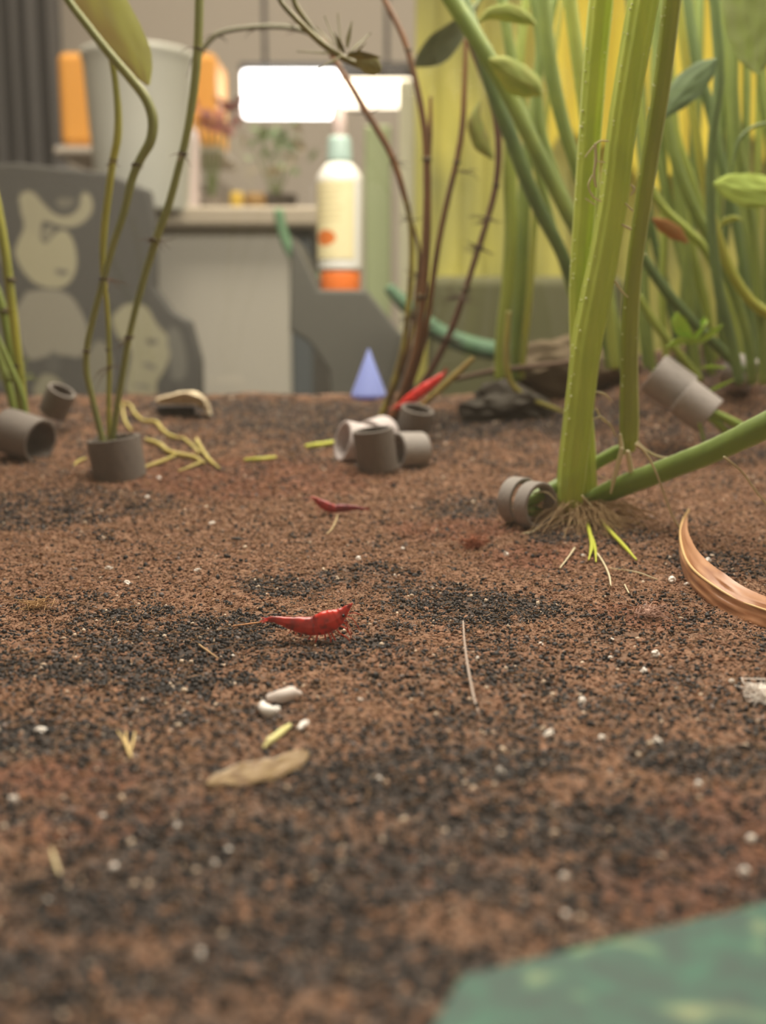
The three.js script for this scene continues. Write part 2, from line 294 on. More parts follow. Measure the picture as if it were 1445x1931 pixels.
// ---------------------------------------------------------------- plants
const stemCol = (a, b, k = 1) => (t, ang, q) => mix(a, b, Math.min(1, Math.max(0, 0.45 + 0.5 * nz(q.x * 90, q.y * 60, q.z * 90) + 0.35 * nz(q.x * 700, q.y * 60, q.z * 700)))).multiplyScalar(k);
function stem(parent, list, d, a, b, o = {}) {
  const s = part(o.name ?? 'stem', sweep(path(list, d), { rad: o.rad ?? 12, ribs: o.ribs ?? 0, ribN: o.ribN ?? 7, rough: o.rough ?? 0.05, seg: 8, col: stemCol(a, b, o.k ?? 1) }), o.m ?? M.stemV, parent, o.label);
  for (const [x, y, w] of o.nodes ?? []) {
    const p = P(x, y, d), r = w / 2 * mpp(y, d);
    part('node', blob(r, 1.05, 0.55, 1.05, 0.3, 2).translate(p.x, p.y, p.z), M.node, s);
  }
  return s;
}
function tuft(parent, px, py, d, n, len, m, up = 0, name = 'fine_leaves', w = 1.6) {
  const gs = [], c = P(px, py, d);
  for (let i = 0; i < n; i++) {
    const a = rr(0, 6.28), v = V(Math.cos(a), up + rr(-0.6, 0.6), Math.sin(a)).normalize(), L = len * mpp(py, d) * rr(0.5, 1), r = w / 2 * mpp(py, d);
    gs.push(sweep([{ p: c, r }, { p: c.clone().addScaledVector(v, L * 0.55), r: r * 0.8 }, { p: c.clone().addScaledVector(v, L).add(V(0, rr(-0.3, 0.2) * L, 0)), r: r * 0.3 }], { rad: 5, seg: 3 }));
  }
  const o = part(name, mergeGeometries(gs), m, parent); o.userData.kind = 'stuff'; return o;
}
// left plant in the upright ring
{
  const t = thing('stem_plant', 'three jointed green stems with one big leaf rooted in a ceramic ring', 'plant', P(205, 850, dA));
  const y1 = lin(0.55, 0.5, 0.08), y2 = lin(0.34, 0.37, 0.08), o1 = lin(0.36, 0.36, 0.1), o2 = lin(0.26, 0.29, 0.09);
  stem(t, [[208, 100, 11], [217, 150, 12], [223, 220, 14], [221, 264, 15], [213, 304, 14], [204, 370, 14], [196, 440, 14], [194, 505, 11], [202, 580, 9], [206, 680, 9], [205, 760, 9], [207, 850, 10]], dA + 0.004, y1, y2, { nodes: [[214, 302, 15], [204, 660, 11]] });
  stem(t, [[96, -60, 12], [125, -5, 15], [170, 55, 16], [212, 108, 17], [248, 150, 18], [276, 188, 19], [288, 225, 20], [284, 265, 19], [265, 300, 17], [250, 335, 16], [234, 400, 14], [214, 460, 13], [195, 528, 12], [177, 595, 12], [164, 655, 12], [163, 700, 12], [175, 755, 12], [198, 850, 13]], dA - 0.004, o1, o2, { nodes: [[258, 311, 19], [195, 526, 15], [164, 662, 15]] });
  stem(t, [[377, -60, 17], [376, 0, 17], [373, 90, 17], [366, 170, 16], [352, 255, 15], [342, 296, 14], [320, 380, 15], [296, 448, 15], [270, 530, 13], [244, 632, 12], [234, 690, 12], [222, 760, 12], [209, 850, 12]], dA + 0.001, o2, o1, { nodes: [[373, 92, 18], [344, 290, 18], [291, 452, 20], [243, 636, 17]] });
  const lc = (tt, s) => mix(lin(0.74, 0.76, 0.34), lin(0.55, 0.46, 0.26), Math.min(1, Math.max(0, 0.35 - s * 0.6 + 0.6 * nz(tt * 4, s * 2, 1))));
  part('leaf', leafGeo(lp([[135, -90, 98], [172, -26, 100], [203, 30, 96], [232, 72, 84], [256, 108, 66], [270, 136, 40], [280, 160, 8]], dA + 0.004), V(0.8, 0.55, 0.25), { cup: 0.12, thick: 0.0008, wavy: 0.06, col: lc }), M.leaf, t);
  for (const [x, y, n, l] of [[373, 92, 3, 50], [344, 292, 5, 30], [291, 452, 7, 42], [205, 525, 7, 55], [243, 638, 5, 36], [214, 304, 3, 22], [258, 312, 3, 24], [212, 690, 5, 50]]) tuft(t, x, y, dA, n, l, M.fineBrown, -0.4, 'side_roots', 2);
  const gb = thing('root_bundle', 'yellow roots spreading right from the left ceramic ring', 'roots', ground(320, 860));
  for (const l of [[[225, 765, 4], [243, 768, 5], [256, 788, 6], [272, 800, 6], [292, 802, 7], [306, 817, 7], [326, 831, 8], [342, 832, 4]], [[231, 770, 4], [236, 800, 6], [247, 817, 5]], [[276, 836, 7], [300, 845, 9], [328, 864, 10], [362, 869, 9], [386, 880, 5]], [[370, 836, 7], [384, 858, 7], [396, 876, 8], [414, 890, 4]], [[256, 892, 4], [298, 880, 7], [330, 866, 5]], [[338, 894, 3], [378, 880, 6]], [[345, 832, 5], [362, 846, 6], [376, 862, 6]], [[140, 883, 4], [152, 874, 5], [162, 871, 4]]]) part('root', sweep(gpath(l.map(([x, y, w]) => [x, y, w, 1.2])), { rad: 7, rough: 0.3, seg: 5 }), M.rootYellow, gb);
}
// far left plant
{
  const d = dA + 0.045, t = thing('stem_plant', 'cluster of yellow green stems cut by the left edge of the photo', 'plant', P(40, 780, d));
  const y1 = lin(0.5, 0.46, 0.05), y2 = lin(0.26, 0.3, 0.06);
  stem(t, [[-25, 300, 15], [-5, 390, 17], [9, 470, 18], [18, 540, 18], [30, 640, 17], [40, 720, 16], [48, 800, 14]], d - 0.004, y1, y2, { nodes: [[20, 527, 20], [34, 690, 18]] });
  stem(t, [[-60, 420, 16], [-30, 500, 17], [-2, 560, 17], [18, 650, 17], [34, 730, 16], [44, 800, 14]], d + 0.004, y2, GREEN2, { nodes: [[10, 585, 20]] });
  stem(t, [[-40, 560, 14], [-15, 640, 16], [8, 700, 16], [30, 790, 14]], d + 0.012, y2, GREEN2, {});
  stem(t, [[-12, 620, 10], [14, 680, 12], [40, 740, 12], [52, 800, 10]], d - 0.01, GREEN2, y2, {});
  tuft(t, 22, 720, d, 26, 60, mat(lin(0.2, 0.24, 0.05), 0.7), 0.7, 'fine_leaves', 3);
}
// centre plant
const dC = gd(740, 790) - 0.0;
{
  const d = dC, t = thing('stem_plant', 'bundle of bare brown stems fanning up behind the central rings', 'plant', P(740, 785, d));
  const b1 = lin(0.3, 0.13, 0.04), b2 = lin(0.12, 0.06, 0.03), yb = lin(0.42, 0.36, 0.06), g1 = lin(0.1, 0.12, 0.04);
  part('stem', sweep(path([[712, 800, 12], [726, 768, 13], [746, 712, 13], [762, 650, 12], [772, 560, 11], [776, 480, 10], [773, 415, 10], [763, 370, 11], [741, 300, 12], [715, 250, 13], [690, 210, 13], [664, 165, 12], [640, 128, 11], [616, 88, 11], [590, 65, 10], [545, 52, 9], [470, 52, 9], [412, 64, 9], [388, 86, 9], [378, 104, 8]], d), { rad: 10, seg: 8, rough: 0.08, col: (tt, a, q) => mix(tt < 0.36 ? yb : b1, tt > 0.72 ? g1 : b2, tt > 0.72 ? 0.85 : 0.4 + 0.7 * nz(q.x * 200, q.y * 130, 3)) }), M.stemV, t);
  stem(t, [[735, 795, 13], [762, 730, 14], [786, 650, 15], [799, 540, 16], [804, 450, 17], [806, 360, 15], [803, 265, 13], [795, 207, 12], [778, 128, 11], [760, 69, 11], [726, 0, 11], [705, -50, 11]], d - 0.004, b1, b2, { rough: 0.09, nodes: [[805, 300, 18], [795, 560, 20], [770, 95, 14]] });
  stem(t, [[812, 184, 6], [811, 250, 9], [807, 330, 10], [805, 420, 9], [800, 520, 9], [790, 640, 9], [765, 740, 9], [745, 790, 9]], d + 0.004, b1, b2, { rough: 0.09 });
  stem(t, [[879, 75, 8], [877, 140, 9], [872, 240, 11], [860, 310, 11], [846, 370, 11], [828, 455, 11], [815, 540, 11], [800, 640, 11], [772, 730, 11], [742, 795, 11]], d - 0.001, b1, b2, { rough: 0.1, nodes: [[862, 306, 14]] });
  stem(t, [[862, 0, 9], [892, 95, 11], [928, 190, 13], [940, 265, 13], [936, 345, 12], [920, 412, 11], [902, 470, 11], [880, 540, 11], [852, 620, 12], [815, 695, 12], [770, 760, 11], [750, 800, 11]], d + 0.008, lin(0.2, 0.08, 0.05), b2, { rough: 0.12, nodes: [[936, 350, 15], [905, 466, 15], [880, 545, 16]] });
  stem(t, [[892, 676, 9], [858, 708, 13], [826, 738, 12], [796, 765, 10], [770, 796, 9]], d - 0.01, yb, b1, { rough: 0.1 });
  stem(t, [[775, 415, 6], [790, 470, 7], [785, 560, 8], [770, 660, 8], [742, 740, 8], [722, 795, 8]], d + 0.012, b2, b1, { rough: 0.12 });
  const fb = mat(lin(0.06, 0.035, 0.02), 0.85);
  for (const [x, y, n, l] of [[775, 415, 9, 40], [790, 520, 8, 34], [870, 560, 16, 50], [905, 470, 10, 40], [921, 412, 8, 46], [845, 640, 12, 44], [772, 600, 9, 36], [740, 300, 4, 45], [690, 212, 4, 40], [800, 620, 10, 40], [880, 325, 5, 30], [480, 54, 5, 26], [412, 66, 4, 34], [560, 58, 5, 38], [765, 700, 14, 36]]) tuft(t, x, y, d, n, l, fb, 0, 'side_roots', 2.4);
}
{ // shoot tip with needle leaves at the top
  const d = 0.44, t = thing('plant_shoot', 'drooping olive shoot tip with spiky leaves below the top edge', 'plant shoot', P(640, 90, d));
  const o1 = lin(0.26, 0.22, 0.05), o2 = lin(0.13, 0.12, 0.03);
  stem(t, [[510, -50, 8], [528, 0, 9], [548, 25, 10], [575, 52, 11], [605, 80, 12], [640, 105, 12], [675, 122, 12], [705, 125, 10]], d, o1, o2, { rough: 0.1 });
  stem(t, [[550, -40, 10], [556, 5, 11], [575, 35, 10], [595, 62, 8], [618, 90, 7]], d + 0.004, o2, o1, { rough: 0.1 });
  for (const [x0, y0, x1, y1, w] of [[640, 95, 612, 30, 14], [645, 95, 637, 25, 16], [655, 90, 664, 40, 14], [660, 100, 700, 62, 16], [640, 100, 560, 97, 12], [655, 105, 720, 108, 22], [645, 105, 600, 130, 12], [630, 85, 596, 50, 12], [665, 110, 690, 80, 14], [650, 100, 630, 60, 14]])
    part('leaf', leafGeo(lp([[x0, y0, w * 0.4], [(x0 * 2 + x1) / 3, (y0 * 2 + y1) / 3, w], [(x0 + 2 * x1) / 3, (y0 + 2 * y1) / 3, w * 0.6], [x1, y1, 1]], d + rr(-0.008, 0.008)), V(rr(-1, 1), rr(-1, 1), 0.7).normalize(), { n: 8, m: 3, col: () => mix(o1, o2, rnd()) }), M.leaf, t);
  part('leaf', leafGeo(lp([[672, 112, 12], [690, 120, 34], [708, 128, 34], [719, 132, 10]], d - 0.004), V(0.2, 0.9, 0.3), { n: 10, m: 5, cup: 0.3, wavy: 0.1, col: () => mix(o1, lin(0.35, 0.34, 0.16), rnd()) }), M.leaf, t);
}
// foreground plant
const dG = gd(1078, 985);
{
  const t = thing('thick_stem_plant', 'thick bright green stems standing at right with stolons and roots', 'plant', P(1090, 990, dG));
  const g1 = lin(0.68, 0.76, 0.14), g2 = lin(0.5, 0.62, 0.09), h1 = lin(0.3, 0.42, 0.07), h2 = lin(0.21, 0.31, 0.06);
  const s1 = stem(t, [[1142, -80, 47], [1134, 0, 46], [1122, 130, 44], [1111, 280, 42], [1101, 420, 40], [1093, 540, 38], [1093, 640, 36], [1098, 740, 34], [1106, 830, 32], [1111, 920, 31], [1113, 992, 30]], dG + 0.009, g1, g2, { ribs: 0.035, ribN: 9, rad: 54, rough: 0.02 });
  const s2 = stem(t, [[1229, -80, 58], [1214, 0, 57], [1193, 120, 55], [1172, 250, 53], [1157, 380, 53], [1140, 480, 55], [1122, 570, 57], [1107, 650, 56], [1096, 740, 54], [1088, 810, 54], [1079, 890, 53], [1075, 950, 47], [1076, 988, 40]], dG, g1, g2, { ribs: 0.04, ribN: 10, rad: 60, rough: 0.02 });
  const s3 = stem(t, [[1281, -80, 34], [1268, 0, 34], [1250, 150, 33], [1226, 300, 32], [1211, 400, 31], [1197, 500, 30], [1189, 600, 32], [1187, 700, 33], [1187, 790, 36], [1187, 828, 34], [1186, 845, 26]], dG + 0.003, lin(0.5, 0.54, 0.1), lin(0.36, 0.4, 0.08), { ribs: 0.03, ribN: 8, rad: 48, rough: 0.02 });
  const dB = dG + 0.002;
  stem(t, [[995, 945, 26, dE + 0.004], [1040, 922, 26, dB], [1080, 900, 26, dB + 0.005], [1120, 876, 25, dB + 0.008], [1160, 854, 24, dB + 0.006], [1184, 842, 20, dB + 0.003]], dB, h1, h2, { name: 'stolon', rad: 20 });
  stem(t, [[1000, 962, 22, dE + 0.003], [1040, 978, 24, dB + 0.002], [1078, 985, 26, dB + 0.008]], dB, h1, h2, { name: 'stolon', rad: 20 });
  stem(t, [[1090, 962, 30, dG + 0.012], [1130, 936, 36, dG + 0.004], [1180, 914, 41, dG - 0.003], [1260, 884, 42, dG - 0.012], [1350, 848, 45, dG - 0.022], [1445, 802, 50, dG - 0.032], [1540, 752, 54, dG - 0.04]], dG, h1, h2, { name: 'stolon', rad: 28, ribs: 0.015 });
  // white root nubs and threads
  part('root', sweep(path([[1173, 846, 9], [1167, 872, 10], [1158, 905, 8], [1152, 930, 4]], dG - 0.006)), M.root, t, 'white root tip');
  part('root', sweep(path([[1184, 852, 10], [1189, 880, 10], [1194, 908, 9], [1197, 932, 4]], dG - 0.006)), M.root, t, 'white root tip');
  part('root', sweep(path([[1172, 842, 10], [1170, 820, 6]], dG - 0.005)), M.root, t);
  for (const [l, dd] of [[[[1200, 838, 6], [1215, 850, 5], [1235, 885, 4], [1252, 930, 4], [1272, 980, 4], [1294, 1010, 4], [1310, 1042, 4], [1332, 1078, 3]], dG - 0.014], [[[1202, 834, 5], [1218, 848, 4], [1240, 860, 4], [1262, 863, 4], [1278, 856, 2]], dG - 0.004], [[[1124, 770, 3], [1136, 790, 3], [1150, 800, 3], [1162, 822, 2]], dG + 0.002], [[[1120, 738, 3], [1138, 742, 4], [1154, 756, 2]], dG], [[[1120, 790, 3], [1134, 786, 3], [1146, 796, 2]], dG], [[[1128, 898, 2], [1150, 905, 2], [1160, 915, 2]], dG - 0.004], [[[1098, 935, 4], [1110, 948, 3], [1126, 966, 2]], dG - 0.008], [[[1006, 930, 2], [1030, 928, 3], [1050, 945, 2]], dG - 0.008], [[[1160, 530, 4], [1172, 548, 4], [1184, 560, 3]], dG - 0.001], [[[1366, 862, 5], [1400, 890, 4], [1425, 925, 4], [1445, 950, 4], [1470, 990, 4]], dG - 0.03]])
    part('root', sweep(path(l, dd), { rad: 6, seg: 5 }), M.root, t);
  // roots curling up between the stems
  for (const l of [[[1123, 272, 5], [1124, 300, 6], [1121, 330, 5], [1124, 352, 5]], [[1148, 266, 3], [1132, 266, 3], [1120, 276, 3], [1104, 296, 2]], [[1124, 304, 3], [1142, 306, 2]], [[1118, 330, 3], [1110, 350, 3], [1120, 372, 4], [1134, 380, 3]], [[1104, 374, 2], [1122, 386, 3]], [[1190, 348, 3], [1196, 356, 5], [1190, 368, 3]], [[1180, 384, 3], [1194, 398, 3]], [[1174, 424, 4], [1190, 432, 5]]]) part('root', sweep(path(l, dG - 0.004), { rad: 6, seg: 5 }), M.root, t);
  // short pale hairs on the edges of the stems
  const hair = (ctr, n, d) => { const gs = []; for (let i = 0; i < n; i++) { const u = rnd() * (ctr.length - 1), k = Math.floor(u), f = u - k, a = ctr[k], b = ctr[k + 1], x = a[0] + (b[0] - a[0]) * f, y = a[1] + (b[1] - a[1]) * f, w = a[2] + (b[2] - a[2]) * f, s = rnd() < 0.5 ? -1 : 1, off = s * w * rr(0.3, 0.5), z = Math.sqrt(Math.max(0, 0.25 - (off / w) ** 2)) * w * mpp(y, d); const p = P(x + off, y, d - z); gs.push(blob(rr(1.0, 1.9) * mpp(y, d), 1, 1, 1, 0.2, 1).translate(p.x, p.y, p.z)); } return mergeGeometries(gs); };
  const hm = mat(lin(0.75, 0.78, 0.5), 0.5), q = (o) => { o.userData.kind = 'stuff'; };
  q(part('stem_hairs', hair([[1214, 0, 57], [1172, 250, 53], [1140, 480, 55], [1107, 650, 56], [1088, 810, 54], [1076, 940, 47]], 90, dG), hm, s2));
  q(part('stem_hairs', hair([[1134, 0, 46], [1111, 280, 42], [1093, 540, 38]], 55, dG + 0.009), hm, s1));
  q(part('stem_hairs', hair([[1268, 0, 34], [1226, 300, 32], [1189, 600, 32], [1187, 790, 36]], 40, dG + 0.003), hm, s3));
  // root mat at the foot
  const gs = [];
  for (let i = 0; i < 620; i++) {
    const a = rr(0, 6.28), L = rr(0.008, 0.028), x0 = P(rr(1062, 1124), 985, dG); x0.z += rr(-0.006, 0.006); x0.y = Hs(x0.x, -x0.z) + rr(0.001, 0.004);
    const v = V(Math.cos(a), 0, Math.sin(a)), p1 = x0.clone().addScaledVector(v, L * 0.5), p2 = x0.clone().addScaledVector(v, L).add(V(rr(-1, 1) * 0.003, 0, rr(-1, 1) * 0.003));
    p1.y = Hs(p1.x, -p1.z) + rr(0.002, 0.009); p2.y = Hs(p2.x, -p2.z) + rr(0.0, 0.004); const r = rr(0.00005, 0.00011);
    gs.push(sweep([{ p: x0, r }, { p: p1, r }, { p: p2, r: r * 0.6 }], { rad: 4, seg: 4, cap: false }));
  }
  part('root_mat', mergeGeometries(gs), M.rootBrown, t).userData.kind = 'stuff';
  for (const l of [[[1106, 990, 7], [1112, 1015, 8], [1116, 1040, 8], [1110, 1066, 3]], [[1126, 985, 7], [1150, 1012, 8], [1176, 1040, 8], [1200, 1066, 4]], [[1112, 1010, 5], [1122, 1042, 6], [1124, 1070, 3]]]) part('shoot', sweep(gpath(l.map(([x, y, w]) => [x, y, w, 1.5])), { rad: 8, seg: 5 }), mat(lin(0.45, 0.48, 0.05), 0.5), t);
  for (const l of [[[1122, 1045, 4], [1138, 1068, 4], [1148, 1090, 4], [1152, 1112, 3]], [[1084, 1040, 4], [1070, 1060, 3], [1056, 1078, 3]], [[1020, 998, 3], [1000, 1010, 2], [985, 1012, 2]], [[1150, 1078, 2], [1200, 1086, 3], [1240, 1100, 2]], [[1178, 1110, 3], [1186, 1126, 3]]]) part('root', sweep(gpath(l.map(([x, y, w]) => [x, y, w, 1])), { rad: 6, seg: 5 }), M.root, t);
}
// plants at the back right
function backPlant(label, base, d, stems, leaves) {
  const t = thing('pond_stem_plant', label, 'plant', P(base[0], base[1], d));
  for (const [list, a, b, dd] of stems) stem(t, list, d + (dd ?? 0), a, b, { m: M.backStem, rad: 10, k: 1 });
  for (const [list, side, a, b, dd, cup] of leaves ?? []) part('leaf', leafGeo(lp(list, d + (dd ?? 0)), V(...side), { cup: cup ?? 0.25, thick: 0.0005, wavy: 0.08, col: (tt, s) => mix(a, b, Math.min(1, Math.max(0, 0.5 + 0.8 * nz(tt * 5, s * 2, 3)))) }), M.leaf, t);
  return t;
}
const Ga = lin(0.22, 0.31, 0.07), Gb = lin(0.36, 0.43, 0.08), Gc = lin(0.48, 0.54, 0.08), Gd = lin(0.12, 0.19, 0.06), Ly = lin(0.5, 0.52, 0.14), Lg = lin(0.32, 0.42, 0.08);
backPlant('dark green stems slanting down to the right behind the thick stems', [1130, 560], 0.5, [
  [[[800, -80, 34], [850, -5, 34], [900, 75, 33], [953, 165, 32], [1010, 280, 30], [1060, 380, 28], [1105, 470, 26], [1150, 580, 24], [1180, 700, 22]], Ga, Gb],
  [[[850, -70, 24], [905, 90, 26], [932, 177, 28], [960, 250, 28], [986, 321, 28], [1020, 400, 26], [1056, 470, 24], [1090, 560, 22], [1120, 680, 20]], Gd, Ga, 0.012],
  [[[1000, -60, 18], [1012, 20, 20], [1020, 90, 20], [1014, 160, 18], [1022, 250, 20], [1050, 340, 20], [1090, 430, 20], [1130, 560, 20], [1150, 690, 18]], Ga, Gb, 0.02],
  [[[1020, -70, 28], [1030, 60, 28], [1045, 160, 28], [1064, 240, 26], [1092, 330, 24], [1120, 430, 22], [1150, 560, 22], [1165, 690, 20]], Ga, Gb, 0.006],
  [[[1068, -60, 26], [1078, 20, 26], [1090, 110, 26], [1104, 220, 24], [1120, 340, 22], [1140, 500, 20], [1160, 690, 20]], Gb, Gc, -0.004],
  [[[940, -40, 18], [952, 30, 20], [965, 110, 20], [985, 200, 18], [1010, 300, 16], [1040, 420, 16], [1080, 560, 16], [1110, 690, 16]], Gb, Ga, 0.028],
], [
  [[[902, 42, 4], [925, 26, 22], [960, 24, 34], [990, 34, 26], [1012, 46, 4]], [0.2, 0.95, 0.3], Ly, Lg, -0.01],
  [[[922, 112, 8], [945, 125, 42], [975, 150, 60], [1005, 165, 46], [1022, 178, 10]], [0.45, 0.8, 0.3], Ly, Lg, -0.015, 0.4],
  [[[905, 190, 4], [895, 230, 30], [908, 270, 34], [930, 300, 6]], [0.9, 0.2, 0.3], lin(0.4, 0.34, 0.1), Lg, 0.03],
]);
backPlant('pair of upright green stems rising from the soil behind the brown bundle', [965, 690], 0.54, [
  [[[1000, -70, 18], [985, 60, 18], [970, 200, 22], [962, 320, 26], [964, 440, 26], [955, 560, 24], [945, 640, 22], [942, 712, 20]], Gb, Gc],
  [[[1060, -70, 16], [1010, 180, 18], [992, 320, 24], [985, 440, 28], [980, 560, 28], [976, 640, 28], [974, 712, 24]], Ga, Gb, 0.012],
  [[[1070, -70, 9], [1020, 300, 10], [1008, 430, 13], [998, 560, 14], [990, 640, 13], [984, 712, 11]], YEL, Gb, 0.006],
  [[[960, 590, 10], [956, 640, 12], [956, 690, 12], [966, 724, 10], [996, 750, 9], [1040, 768, 8], [1070, 780, 6]], YEL, lin(0.36, 0.28, 0.1), -0.02],
]);
backPlant('crowded green stems with broad leaves filling the right edge', [1370, 660], 0.52, [
  [[[1340, -60, 20], [1349, 20, 20], [1356, 144, 20], [1346, 240, 18], [1340, 330, 18], [1344, 452, 19], [1360, 565, 20], [1382, 650, 20], [1395, 720, 20]], Gd, Ga, -0.02],
  [[[1236, -70, 18], [1250, 170, 18], [1262, 250, 20], [1280, 320, 22], [1312, 400, 22], [1345, 460, 22], [1380, 540, 20], [1410, 640, 20], [1420, 720, 20]], Ga, Gb],
  [[[1190, -70, 14], [1208, 200, 14], [1225, 340, 14], [1250, 390, 16], [1290, 430, 18], [1330, 470, 18], [1362, 540, 18], [1390, 640, 18], [1400, 720, 18]], Gc, Gb, 0.012],
  [[[1290, -60, 22], [1300, 40, 22], [1316, 130, 22], [1335, 190, 20], [1360, 300, 18], [1390, 430, 18], [1410, 560, 18], [1425, 700, 18]], Ga, Gd, 0.016],
  [[[1380, -60, 16], [1386, 60, 16], [1386, 180, 16], [1396, 290, 18], [1414, 390, 18], [1428, 500, 17], [1436, 620, 17], [1440, 720, 17]], Ga, Gb, -0.01],
  [[[1270, -70, 16], [1300, 160, 18], [1330, 350, 18], [1352, 440, 20], [1385, 523, 20], [1426, 577, 20], [1470, 600, 20]], YEL, Gc, -0.012],
  [[[1240, -70, 16], [1270, 230, 16], [1300, 330, 18], [1325, 400, 18], [1350, 490, 17], [1376, 600, 16], [1390, 700, 16]], Gc, Ga, 0.022],
  [[[1210, 480, 18], [1250, 540, 20], [1300, 600, 20], [1350, 650, 20], [1400, 700, 18]], Gd, Ga, -0.004],
  [[[1205, 560, 14], [1235, 610, 16], [1275, 660, 16], [1320, 715, 14]], Gb, Gc, 0.018],
  [[[1368, -70, 26], [1378, 150, 28], [1390, 330, 30], [1400, 420, 30], [1420, 520, 26], [1440, 640, 24], [1450, 720, 22]], Gb, Ga, 0.03],
  [[[1445, 232, 5], [1420, 240, 6], [1395, 262, 6], [1384, 300, 6], [1380, 330, 6]], Ga, Gd, -0.03],
  [[[1440, -60, 20], [1432, 60, 20], [1440, 180, 20], [1455, 300, 20], [1450, 480, 20], [1445, 720, 20]], Gb, Ga, 0.036],
  [[[1250, -70, 20], [1240, 60, 20], [1236, 200, 20], [1250, 330, 20], [1290, 500, 18], [1330, 640, 18], [1345, 720, 18]], Gb, Ga, 0.04],
  ...Array.from({ length: 12 }, (_, i) => { const x0 = 1195 + i * 22 + rr(-10, 10), x1 = x0 - rr(-30, 90), b = rr(-25, 25), w = rr(13, 22); return [[[x1, -70, w], [x1 + (x0 - x1) * 0.3 + b, 170, w], [x1 + (x0 - x1) * 0.6 + b, 400, w], [x0 + b * 0.3, 580, w], [x0 + 20, 720, w * 0.8]], [Ga, Gb, Gc, Gd][i % 4], [Gb, Ga, Gb, Ga][i % 4], rr(0.03, 0.06)]; }),
], [
  [[[1352, 112, 8], [1330, 130, 44], [1300, 160, 62], [1268, 195, 44], [1252, 222, 6]], [0.7, -0.62, 0.35], lin(0.07, 0.12, 0.03), lin(0.11, 0.18, 0.04), -0.03, 0.1],
  [[[1346, 346, 4], [1370, 350, 46], [1410, 358, 66], [1450, 360, 60], [1490, 360, 10]], [0.05, 0.98, -0.15], lin(0.5, 0.62, 0.1), lin(0.42, 0.55, 0.09), -0.04, 0.08],
  [[[1390, -60, 60], [1405, 0, 90], [1420, 60, 92], [1428, 110, 60], [1430, 138, 10]], [0.9, 0.1, 0.35], lin(0.36, 0.42, 0.16), Lg, -0.035],
  [[[1352, 440, 4], [1365, 420, 14], [1385, 412, 12], [1400, 414, 3]], [0.3, 0.9, 0.3], Gc, Ly, 0],
]);
{
  const d = 0.472, t = thing('seedling', 'tiny bright green seedling sprouting on the tilted ceramic rings', 'plant', P(1310, 655, d));
  for (const l of [[[1305, 640, 8], [1290, 620, 34], [1280, 600, 30], [1278, 588, 6]], [[1300, 648, 6], [1320, 630, 26], [1330, 610, 24], [1328, 598, 4]], [[1300, 650, 6], [1330, 640, 20], [1350, 626, 22], [1364, 612, 4]], [[1308, 645, 5], [1290, 640, 20], [1270, 645, 16], [1258, 655, 4]], [[1322, 694, 3], [1340, 692, 9], [1368, 694, 4]], [[1340, 736, 4], [1356, 730, 12], [1384, 716, 3]]]) part('leaf', leafGeo(lp(l, d), V(0.2, 0.8, 0.55), { n: 10, m: 4, cup: 0.3, col: (tt, s) => mix(lin(0.35, 0.6, 0.06), lin(0.5, 0.62, 0.1), rnd()) }), M.leaf, t);
  for (const l of [[[1345, 778, 16], [1380, 795, 17], [1415, 812, 15]], [[1330, 780, 12], [1355, 800, 14], [1378, 822, 12]], [[1320, 800, 6], [1328, 830, 7]]]) part('stem', sweep(path(l, d - 0.02), { col: stemCol(lin(0.22, 0.42, 0.06), Gb) }), M.stemV, t);
  const s = thing('withered_leaf', 'reddish brown leaf hanging among the green stems at right', 'leaf', P(1262, 440, 0.5));
  part('blade', leafGeo(lp([[1230, 412, 4], [1250, 424, 26], [1275, 440, 28], [1298, 458, 4]], 0.5), V(0.4, 0.85, 0.3), { cup: 0.2, col: (tt, s2) => mix(lin(0.5, 0.2, 0.05), lin(0.4, 0.24, 0.06), rnd()) }), M.leaf, s);
}
